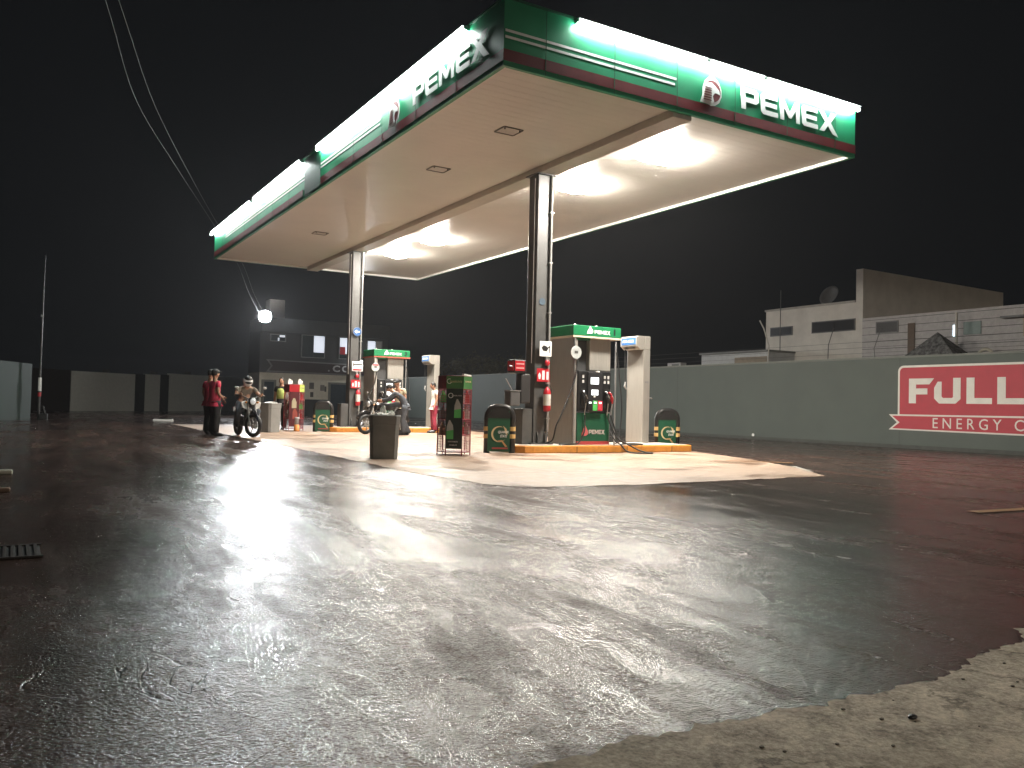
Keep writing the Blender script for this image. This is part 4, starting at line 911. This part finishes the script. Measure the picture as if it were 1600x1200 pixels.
# ------------------------------------------------------------------ houses behind the right wall
hw = mat('house_render', (.60, .57, .52), .8, var=.12, scale=1.5, bump=.3); hd = mat('dark_opening', (.012, .012, .014), .3)
h = thing('white_house', 'pale rendered house with tall sloping end wall beyond the green wall', 'house', (27, 20, 0))
MB().box(0.02, 9, .02, 4.66, 0, 5.08).build('wall', hw, h)
MB().prism([(0, 0), (9.3, 0), (9.3, 6.24), (0, 6.31)], -.30, 0, Matrix.Rotation(PI / 2, 4, 'X') @ Matrix.Translation((0, 0, 0))).build('end_wall', hw, h)
MB().box(-.03, .3, .31, 4.70, 5.081, 5.16).build('parapet_coping', mat('coping_pale', (.36, .34, .31), .8), h)
for y0, y1, z0, z1 in ((3.25, 4.4, 4.03, 4.40), (.32, 2.3, 4.03, 4.48)):
    f = MB().box(-.02, .019, y0, y1, z0, z1).build('window', mat('frame_grey', (.10, .10, .10), .5), h); MB().box(-.025, -.021, y0 + .04, y1 - .04, z0 + .04, z1 - .04).build('pane', hd, f)
h2 = thing('low_block_house', 'low pale block house with door and lit slit window behind the wall sign', 'house', (25.5, 19, 0))
MB().box(0, 1.3, -16, -.1, 0, 4.25).build('wall', mat('block_wall', (.38, .365, .36), .85, var=.15, bump=.5, bscale=8), h2)
b = MB()
for z in (2.9, 3.15, 3.4, 3.65, 3.9, 4.15): b.box(-.006, -.001, -16, -.1, z, z + .018)
b.build('block_course', mat('course_dark', (.10, .10, .10), .9), h2)
f = MB().box(-.03, -.007, -1.5, -.65, 3.68, 4.08).build('window', mat('frame_grey', (.1, .1, .1)), h2); MB().box(-.035, -.031, -1.46, -.69, 3.72, 4.04).build('pane', hd, f)
MB().box(-.03, -.007, -2.1, -1.85, 2.7, 3.95).build('door', mat('door_rust', (.10, .07, .05), .7), h2)
MB().box(-.03, -.007, -3.48, -3.41, 3.42, 3.78).build('lit_slit', mat('slit_light', (.7, .85, 1), .4, emit=2.2, ecol=(.75, .9, 1)), h2)
MB().box(-.03, -.007, -4.3, -3.75, 3.45, 3.85).build('window', mat('frame_teal', (.14, .19, .18), .5), h2)
MB().box(-.03, -.007, -5.9, -5.55, 3.3, 4.1).build('door', mat('door_tan', (.34, .27, .19), .7), h2)
MB().box(-.25, 0.0, -6.0, -5.0, 3.86, 3.92).build('awning', mat('frame_grey', (.1, .1, .1)), h2)
t = thing('canopy_tent', 'dark speckled pyramid shelter roof between the houses and wall', 'shelter', (24.6, 15.55, 0))
b = MB(); a = [b.b.verts.new(v) for v in ((-.5, -.85, 2.72), (.5, -.85, 2.72), (.5, .85, 2.72), (-.5, .85, 2.72))]; c = b.b.verts.new((0, 0, 3.50))
for i in range(4): b.b.faces.new((a[i], a[(i + 1) % 4], c))
b.b.faces.new(a[::-1]); b.build('roof', mat('speckled_thatch', (.10, .10, .10), .9, var=.95, scale=9), t)
b = MB()
for x, y in ((-.45, -.8), (.45, -.8), (.45, .8), (-.45, .8)): b.tube([(x, y, 0), (x, y, 2.715)], .03, 6)
b.build('post', steel, t)
t = MB().tube([(25.1, 15.25, 0), (25.1, 15.25, 4.12)], .045, 8).build('white_post', mat('post_pale', (.40, .38, .34), .6)); tag(t, 'thick pale post standing right of the pyramid shelter', 'post')
t = MB().tube([(25.1 + .02, 14.35 + .22 * math.cos(R(18 * i)), 2.72 + .22 * math.sin(R(18 * i))) for i in range(11)], .05, 8).build('garden_arch', mat('arch_cream', (.42, .40, .33), .6)); tag(t, 'small cream arch just above the wall sign', 'arch')
h3 = thing('low_shed', 'low white shed with tin roof left of the pale house', 'shed', (25.5, 24.9, 0))
MB().box(0, 3, -1.75, 1.95, 0, 3.28).build('wall', mat('shed_white', (.46, .47, .47), .7, var=.1), h3)
MB().box(-.1, 3.1, -1.8, 2.0, 3.281, 3.36).build('roof', mat('tin_dark', (.16, .16, .15), .6, bump=.4), h3)
MB().box(-.03, -.001, -1.7, .0, 2.3, 3.1).build('tan_panel', mat('shed_tan', (.25, .21, .16), .8, var=.2), h3)  # tan panel over part of the white shed wall
t = thing('air_conditioner', 'grey air conditioning unit on the wall top left of the shed', 'air conditioner', (22.0, 24.3, 0))
MB().box(0, .3, 0, .75, 2.45, 2.72).build('casing', mat('ac_grey', (.28, .28, .27), .6), t, bevel=.01); MB().box(-.006, -.001, .1, .5, 2.5, 2.68).build('grille', steel, t); MB().box(.1, .2, .1, .65, 0, 2.449).build('stand', steel, t)
for P_, l, rr_ in (([(23.5, 21.35, 2.2), (23.5, 21.30, 3.3), (23.5, 21.55, 3.95), (23.5, 21.75, 4.25)], 'bent pale pole leaning beside the pale house', .025),
                 ([(23.5, 18.75, 2.2), (23.5, 18.72, 3.2), (23.5, 18.52, 3.75)], 'thin dark bent rod rising from the wall below the long window', .014),
                 ([(23.5, 16.9, 2.2), (23.5, 16.98, 3.0), (23.5, 16.75, 3.6)], 'thin dark rod rising from the wall near the small window', .012),
                 ([(26.0, 23.0, 3.3), (26.0, 23.0, 5.72)], 'thin antenna mast at the left end of the pale house', .018),
                 ([(23.5, 12.2, 2.2), (23.5, 12.15, 3.3)], 'thin dark rod rising behind the wall sign', .014)):
    tag(MB().tube(P_, rr_, 6).build('rod', steel if 'pale pole' not in l else mat('post_pale', (.4, .38, .34))), l, 'rod')
t = thing('satellite_dish', 'dim grey satellite dish on the roof of the pale house', 'satellite dish', (27.6, 21.9, 5.08))
m4 = Matrix.Translation((0, 0, .42)) @ Matrix.Rotation(R(-65), 4, 'Y')
MB().lathe([(.0001, 0), (.18, .02), (.34, .08), (.42, .14), (.425, .13), (.35, .06), (.18, .0), (.0001, -.02)], seg=22, mtx=m4).build('dish', mat('dish_grey', (.12, .12, .12), .6), t, smooth=True); MB().tube([(0, 0, .0), (0, 0, .4)], .03).build('mount', steel, t)
b = MB()
for z in (2.62, 2.78, 2.94): b.tube([(20.85, -5, z), (20.85, 14, z + .02), (20.85, 30, z)], .004, 4)
tag(b.build('wire_fence', steel), 'thin strands of wire strung above the green wall', 'wire fence')
t = thing('water_tank', 'dark rounded water tank on the roof at the right edge', 'water tank', (28.4, 12.9, 0))
MB().lathe([(.7, 4.26), (.75, 4.6), (.75, 5.2), (.5, 5.5), (.15, 5.6)], seg=20).build('tank', mat('tank_dark', (.04, .045, .04), .6), t, smooth=True); MB().lathe([(.75, 0), (.75, 4.255)], seg=12).build('plinth', hw, t)

# ------------------------------------------------------------------ shop building
dkwall = mat('dark_upper_wall', (.055, .058, .060), .75, var=.1, bump=.3)
crwall = mat('cream_ground_wall', (.72, .69, .58), .75, var=.08, bump=.3)
sb = thing('shop_building', 'dark two storey shop building with cream ground floor', 'building', (12.15, 48.7, 0))
MB().box(0, 7.85, 0.0, 2.6, 2.52, 4.84).build('upper_wall', dkwall, sb)
MB().box(0, 7.85, -.25, 2.6, 4.842, 5.68).build('parapet', mat('parapet_grey', (.045, .050, .052), .75), sb, bevel=.01)
MB().box(0.02, 7.85, .04, 2.6, 0, 2.518).build('ground_wall', crwall, sb)
MB().box(2.7, 7.87, .02, .039, 0, 1.02).build('dark_dado', mat('dado', (.035, .04, .04), .6), sb)
def window(x0, x1, z0, z1, panes, label=None):
    f = MB(); fw = .05
    f.box(x0, x1, -.05, -.001, z0, z0 + fw); f.box(x0, x1, -.05, -.001, z1 - fw, z1); f.box(x0, x0 + fw, -.05, -.001, z0 + fw + .002, z1 - fw - .002); f.box(x1 - fw, x1, -.05, -.001, z0 + fw + .002, z1 - fw - .002)
    w_ = f.build('window', mat('alu_frame', (.22, .23, .23), .4, metal=.5), sb)
    for (a, c, d, e, m_) in panes: MB().box(a, c, -.03, -.004, d, e).build('pane', m_, w_)
    return w_
dkp = mat('dark_pane', (.035, .05, .055), .12)
window(.55, 1.47, 4.33, 4.76, [(.60, .98, 4.38, 4.71, dkp), (1.0, 1.08, 4.38, 4.55, lit), (1.1, 1.40, 4.60, 4.71, lit), (1.1, 1.40, 4.38, 4.57, dkp)])
window(2.38, 3.82, 3.48, 4.84, [(2.43, 3.10, 3.53, 4.79, dkp), (3.14, 3.77, 3.82, 4.79, lit), (3.14, 3.77, 3.53, 3.80, dkp)])
window(4.68, 5.94, 3.50, 4.82, [(4.73, 5.30, 3.82, 4.77, lit), (5.32, 5.89, 3.55, 4.77, lit), (4.73, 5.3, 3.55, 3.80, dkp)])
MB().box(4.74, 5.08, -.036, -.031, 3.78, 4.24).build('red_poster', mat('poster_red', (.55, .03, .04), .5), sb)
window(6.45, 7.45, 3.7, 4.74, [(6.5, 7.0, 3.9, 4.69, lit), (7.02, 7.4, 3.75, 4.69, mat('blind', (.4, .4, .38), .6))])
for x0, x1, z1 in ((.15, .98, 2.1), (4.1, 5.4, 2.08)):
    f = MB(); f.box(x0, x1, -.03, .039, .0, z1); d = f.build('door', mat('door_frame', (.16, .16, .14), .5), sb)
    MB().box(x0 + .14, x1 - .14, -.04, -.031, .12, z1 - .12).build('door_glass', mat('door_glass', (.03, .045, .06), .08), d)
    MB().tube([(x1 - .10, -.07, .9), (x1 - .10, -.07, 1.2)], .015, 6).build('handle', galv, d)
for x, z, w_, h_ in ((2.95, 1.64, .27, .38), (3.02, 1.16, .18, .30), (3.62, 1.55, .24, .35), (4.0 - .12, 1.5, .1, .32)):
    MB().box(x, x + w_, -.0, .038, z, z + h_).build('wall_notice', mat('notice_dark', (.12, .115, .10), .6) if w_ != .24 else mat('notice_mid', (.22, .21, .18), .6), sb)
ss_ = thing('shop_sign', 'dark ribbon shaped sign above the shop with pale letters', 'sign', (12.15, 48.66, 0))
f0 = frame((0, 0, 0), FX)
shape('sign_border', [[(.35, 2.55), (8.2, 2.50), (8.2, 3.19), (.35, 3.28), (.62, 2.91)]], mat('border_grey', (.20, .20, .20), .6), ss_, f0, 1, 1, .02, .02)
shape('sign_face', [[(.52, 2.63), (8.12, 2.58), (8.12, 3.11), (.52, 3.20), (.74, 2.91)]], mat('sign_maroon', (.030, .016, .016), .5), ss_, f0, 1, 1, .01, .055)
lg = mat('letter_grey', (.50, .50, .50), .5)
for ch, x in (('.', 4.02), ('C', 4.30), ('O', 4.88), ('X', 7.28)):
    if ch == '.': MB().box(x, x + .08, -.085, -.066, 2.72, 2.80).build('letter', lg, ss_)
    else: text('letter', ch, lg, ss_, frame((x, -.072, 2.70), FX), .45, .40, bold=.03, ext=.006)
t = MB().box(0, .9, 0, .9, 0, 1.15).build('roof_tank', mat('roof_tank_tan', (.17, .15, .125), .8), bevel=.03); t.location = (12.78, 49.3, 5.682); tag(t, 'square tan water tank on the shop roof behind the floodlight', 'water tank')

fl = thing('floodlight', 'blazing white floodlight on the left corner of the shop roof', 'floodlight', (12.2, 48.0, 5.62), R(-8))
MB().box(-.36, .36, .03, .22, -.30, .36).build('housing', steel, fl, bevel=.03)
MB().lathe([(.01, 0), (.2, .035), (.31, .01), (.33, -.02)], (0, 0.0, .03), 28, Matrix.Rotation(R(90 + 8), 4, 'X')).build('lens', floodw, fl, smooth=True)
b = MB(); b.tube([(0, .2, 0), (0, .5, -.1), (0, .72, -.3)], .03, 8); b.build('arm', galv, fl)
# added work light, unseen behind the far column, lights the rear of the forecourt
wl = thing('added_wall_light', 'added white wall light, unseen, on the shop front between the upper windows', 'light', (18.05, 48.35, 3.35))
MB().box(-.15, .15, .02, .3, -.10, .10).build('housing', steel, wl); MB().box(-.13, .13, .0, .018, -.08, .08).build('lens', mat('added_wall_light_lens', (.9, .9, .9), .3, emit=900, ecol=(.95, .98, 1)), wl)

# ------------------------------------------------------------------ far left boundary
fd = Vector((13.74, 11.2, 0)).normalized(); fo = Vector((3.06, 56.9, 0))
def farwall(s0, s1, z, name, m, label, thick=.2):
    p = fo + fd * s0; o = MB().box(0, s1 - s0, 0, thick, 0, z).build(name, m); o.location = p; o.rotation_euler = (0, 0, math.atan2(fd.y, fd.x)); return tag(o, label, 'wall')
pw = mat('pale_far_wall', (.74, .74, .68), .8, var=.08)
farwall(.0, 5.02, 2.42, 'white_wall_panel', pw, 'wide pale wall panel at the far left of the forecourt')
farwall(5.9, 7.25, 2.48, 'white_wall_panel', pw, 'narrow pale wall panel between two dark gateways')
farwall(8.1, 17.9, 2.62, 'white_wall_panel', pw, 'long pale wall panel behind the red shirted attendants')
dkm = mat('gate_dark', (.018, .018, .018), .7)
farwall(5.05, 5.88, 2.46, 'dark_gate', dkm, 'dark gateway right of the wide pale wall panel', .1); farwall(7.28, 8.07, 2.5, 'dark_gate', dkm, 'dark gateway left of the long pale wall panel', .1)
for s, l in ((2.6, 'small box on top of the wide pale wall panel'), (6.6, 'small box on top of the narrow pale wall panel'), (9.9, 'small box on top of the long pale wall panel')):
    p = fo + fd * s; o = MB().box(-.2, .2, 0, .2, 0, .22).build('junction_box', mat('dim_box', (.07, .07, .065), .7)); o.location = (p.x, p.y, 2.43 if s < 3 else 2.49 if s < 8 else 2.63); tag(o, l, 'box')
farwall(-3.4, -.05, 2.45, 'dark_wall', mat('dark_brown_wall', (.020, .014, .014), .8), 'dark wall between the green wall and the pale panels')
lw = MB().box(-.2, 0, -14, 0, 0, 2.05).build('side_wall', mat('teal_grey_wall', (.036, .052, .047), .75, var=.1, scale=1.5, bump=.3)); lw.location = (.62, 35.8, 0); lw.rotation_euler = (0, 0, R(-23)); tag(lw, 'grey green wall at the left edge of the photo', 'wall')
t = thing('antenna_pole', 'tall thin pole with a white band beside the left green wall', 'pole', (.88, 35.6, 0))
MB().tube([(0, 0, 0), (0, 0, 3.2), (.02, 0, 6.1)], [.045, .035, .02], 8).build('pole', mat('pole_grey', (.05, .05, .05), .5), t)
MB().tube([(0, 0, 1.05), (0, 0, 1.55)], .06, 8).build('white_band', white, t); MB().tube([(0, 0, .85), (0, 0, 1.0)], .062, 8).build('red_band', redp, t)
b = MB(); b.box(-.05, .05, -.05, .05, 3.80, 3.88); b.build('bracket', galv, t)
b = MB(); b.prism([(-.1, -.08), (.16, -.1), (.2, .08), (-.08, .1)], 0, .22); b.tube([(.1, 0, .2), (.02, 0, .5)], .04, 8); o = b.build('hydrant', black, None, bevel=.02); o.location = (.98, 35.3, 0); tag(o, 'small dark hydrant at the foot of the left pole', 'hydrant')
b = MB().box(-.36, .36, -.1, .1, 0, .10).build('wheel_stop', white, bevel=.03); b.location = (4.95, 34.0, 0); b.rotation_euler = (0, 0, R(-25)); tag(b, 'distant white wheel stop on the rear forecourt', 'wheel stop')
b = MB().box(-.75, 0, -.06, .06, 0, .05).build('wheel_stop', mat('stop_cream', (.5, .5, .42), .6), bevel=.015); b.location = (.04, 10.95, 0); tag(b, 'pale wheel stop at the left edge, farther of the two', 'wheel stop')
b = MB().box(-.75, 0, -.05, .05, 0, .04).build('wheel_stop', mat('stop_rust', (.2, .13, .09), .6), bevel=.015); b.location = (.02, 8.97, 0); tag(b, 'rusty brown wheel stop at the left edge, nearer of the two', 'wheel stop')
t = thing('drain_grate', 'dark slotted drain grate set in the asphalt at the left edge', 'drain grate', (.17, 5.5, .0))
MB().box(-.65, .0, -.22, .20, .001, .006).build('pit', mat('pit_black', (.006, .006, .006), .6), t)
b = MB()
for i in range(17): b.box(-.64 + i * .038, -.64 + i * .038 + .018, -.20, .18, .007, .013)
b.box(-.66, .01, -.225, -.20, .004, .014); b.box(-.66, .01, .18, .205, .004, .014); b.build('bars', mat('grate_iron', (.05, .045, .042), .45, metal=.4), t)

# ------------------------------------------------------------------ trees behind the wall
def tree(loc, rx_, rz_, h, seed, label, n=1500):
    t = thing('tree', label, 'tree', loc, 0, 'dark trees behind the boundary wall'); rr = random.Random(seed)
    b = MB(); b.tube([(0, 0, 0), (.1, 0, h * .4), (0, .1, h * .8)], [.16, .11, .05], 8)
    for i in range(6): a = i * 1.05; b.tube([(.05, 0, h * .45), (math.cos(a) * rx_ * .6, math.sin(a) * rx_ * .6, h * .85)], [.05, .02], 5)
    b.build('trunk', mat('bark', (.08, .06, .045), .9), t)
    b = MB(); cl = [(rr.uniform(-1, 1) * rx_, rr.uniform(-1, 1) * rx_ * .7, h + rr.uniform(-1, 1) * rz_, rr.uniform(.35, .7)) for _ in range(16)]
    for i in range(n):
        c = rr.choice(cl); p = Vector((c[0], c[1], c[2])) + Vector((rr.gauss(0, .5), rr.gauss(0, .5), rr.gauss(0, .4))) * c[3]
        a = Vector((rr.uniform(-1, 1), rr.uniform(-1, 1), rr.uniform(-.6, .6))).normalized(); c2 = a.cross(Vector((rr.uniform(-1, 1), rr.uniform(-1, 1), 1))).normalized(); s = rr.uniform(.05, .11)
        b.b.faces.new([b.b.verts.new(p + q) for q in (a * s, c2 * s * .45, -a * s, -c2 * s * .45)])
    b.build('crown', mat('foliage', (.075, .07, .045), .8, var=.5, scale=2), t)
for i, (x, y, l) in enumerate(((24, 47.5, 'dark tree farthest along behind the boundary wall'), (24, 44.2, 'dark tree left of the middle behind the boundary wall'), (24, 41.2, 'dark tree right of the middle behind the boundary wall'), (24.2, 38.2, 'dark tree nearest along behind the boundary wall'))):
    tree((x, y, 0), 1.9, .55, 2.75 + .2 * (i % 2), 20 + i, l)
# ------------------------------------------------------------------ overhead cables
for P_, l in (([(1.02, 14, 6.9), (2.16, 20, 7.38), (3.9, 26, 7.67), (6.1, 32, 7.4), (7.91, 36, 6.65), (9.89, 42, 6.1), (12.2, 48.6, 5.6)], 'left overhead cable running down behind the canopy'),
              ([(1.2, 14, 6.95), (2.49, 20, 7.45), (4.16, 26, 7.71), (6.2, 32, 7.5), (8.12, 36, 6.67), (10.14, 42, 6.06), (12.5, 48.6, 5.55)], 'right overhead cable running down behind the canopy')):
    q0 = Vector(P_[0]); q1 = Vector(P_[1]); P2 = [tuple(q0 - (q1 - q0) * 1.5 )] + P_
    tag(MB().tube(bez(P2, 8), .005, 5).build('overhead_cable', mat('cable_grey', (.09, .09, .09), .6)), l, 'cable', 'overhead cables')
# ------------------------------------------------------------------ unseen street lamp added behind the camera, lights the dry pavement
sl = thing('added_street_lamp', 'added street lamp on a tall pole, out of view behind the camera', 'street lamp', (9.5, -10, 0), R(160))
MB().tube([(0, 0, 0), (0, 0, 7.5)], [.09, .06], 10).build('pole', galv, sl); MB().tube([(0, 0, 7.45), (0, -.8, 7.9), (0, -1.5, 8.0)], .035, 8).build('arm', galv, sl)
hd_ = MB().box(-.14, .14, -2.0, -1.4, 7.93, 8.05).build('lamp_head', steel, sl, bevel=.02); MB().box(-.12, .12, -1.95, -1.45, 7.915, 7.928).build('lens', mat('added_street_lens', (.9, .9, .9), .3, emit=ADDED_STREET, ecol=(1, .86, .68)), hd_)

sl2 = copy_tree(sl); sl2.location = (37, -1, 0); sl2.rotation_euler = (0, 0, R(210)); sl2['label'] = 'added street lamp on a tall pole, out of view beyond the painted wall'  # second unseen lamp, added to light the house end wall
# ------------------------------------------------------------------ thin haze added for glow around the lamps and a lifted sky
hm = bpy.data.materials.new('haze'); hm.use_nodes = True; hn = hm.node_tree; hn.nodes.remove(hn.nodes['Principled BSDF'])
pv = hn.nodes.new('ShaderNodeVolumePrincipled'); pv.inputs['Density'].default_value = .0004; pv.inputs['Color'].default_value = (.92, .93, .95, 1); pv.inputs['Anisotropy'].default_value = .5
hn.links.new(pv.outputs[0], hn.nodes['Material Output'].inputs['Volume'])
hz = MB().box(-230, 230, -170, 290, -1, 13).build('haze', hm); tag(hz, kind='stuff')
scn.cycles.volume_bounces = 0
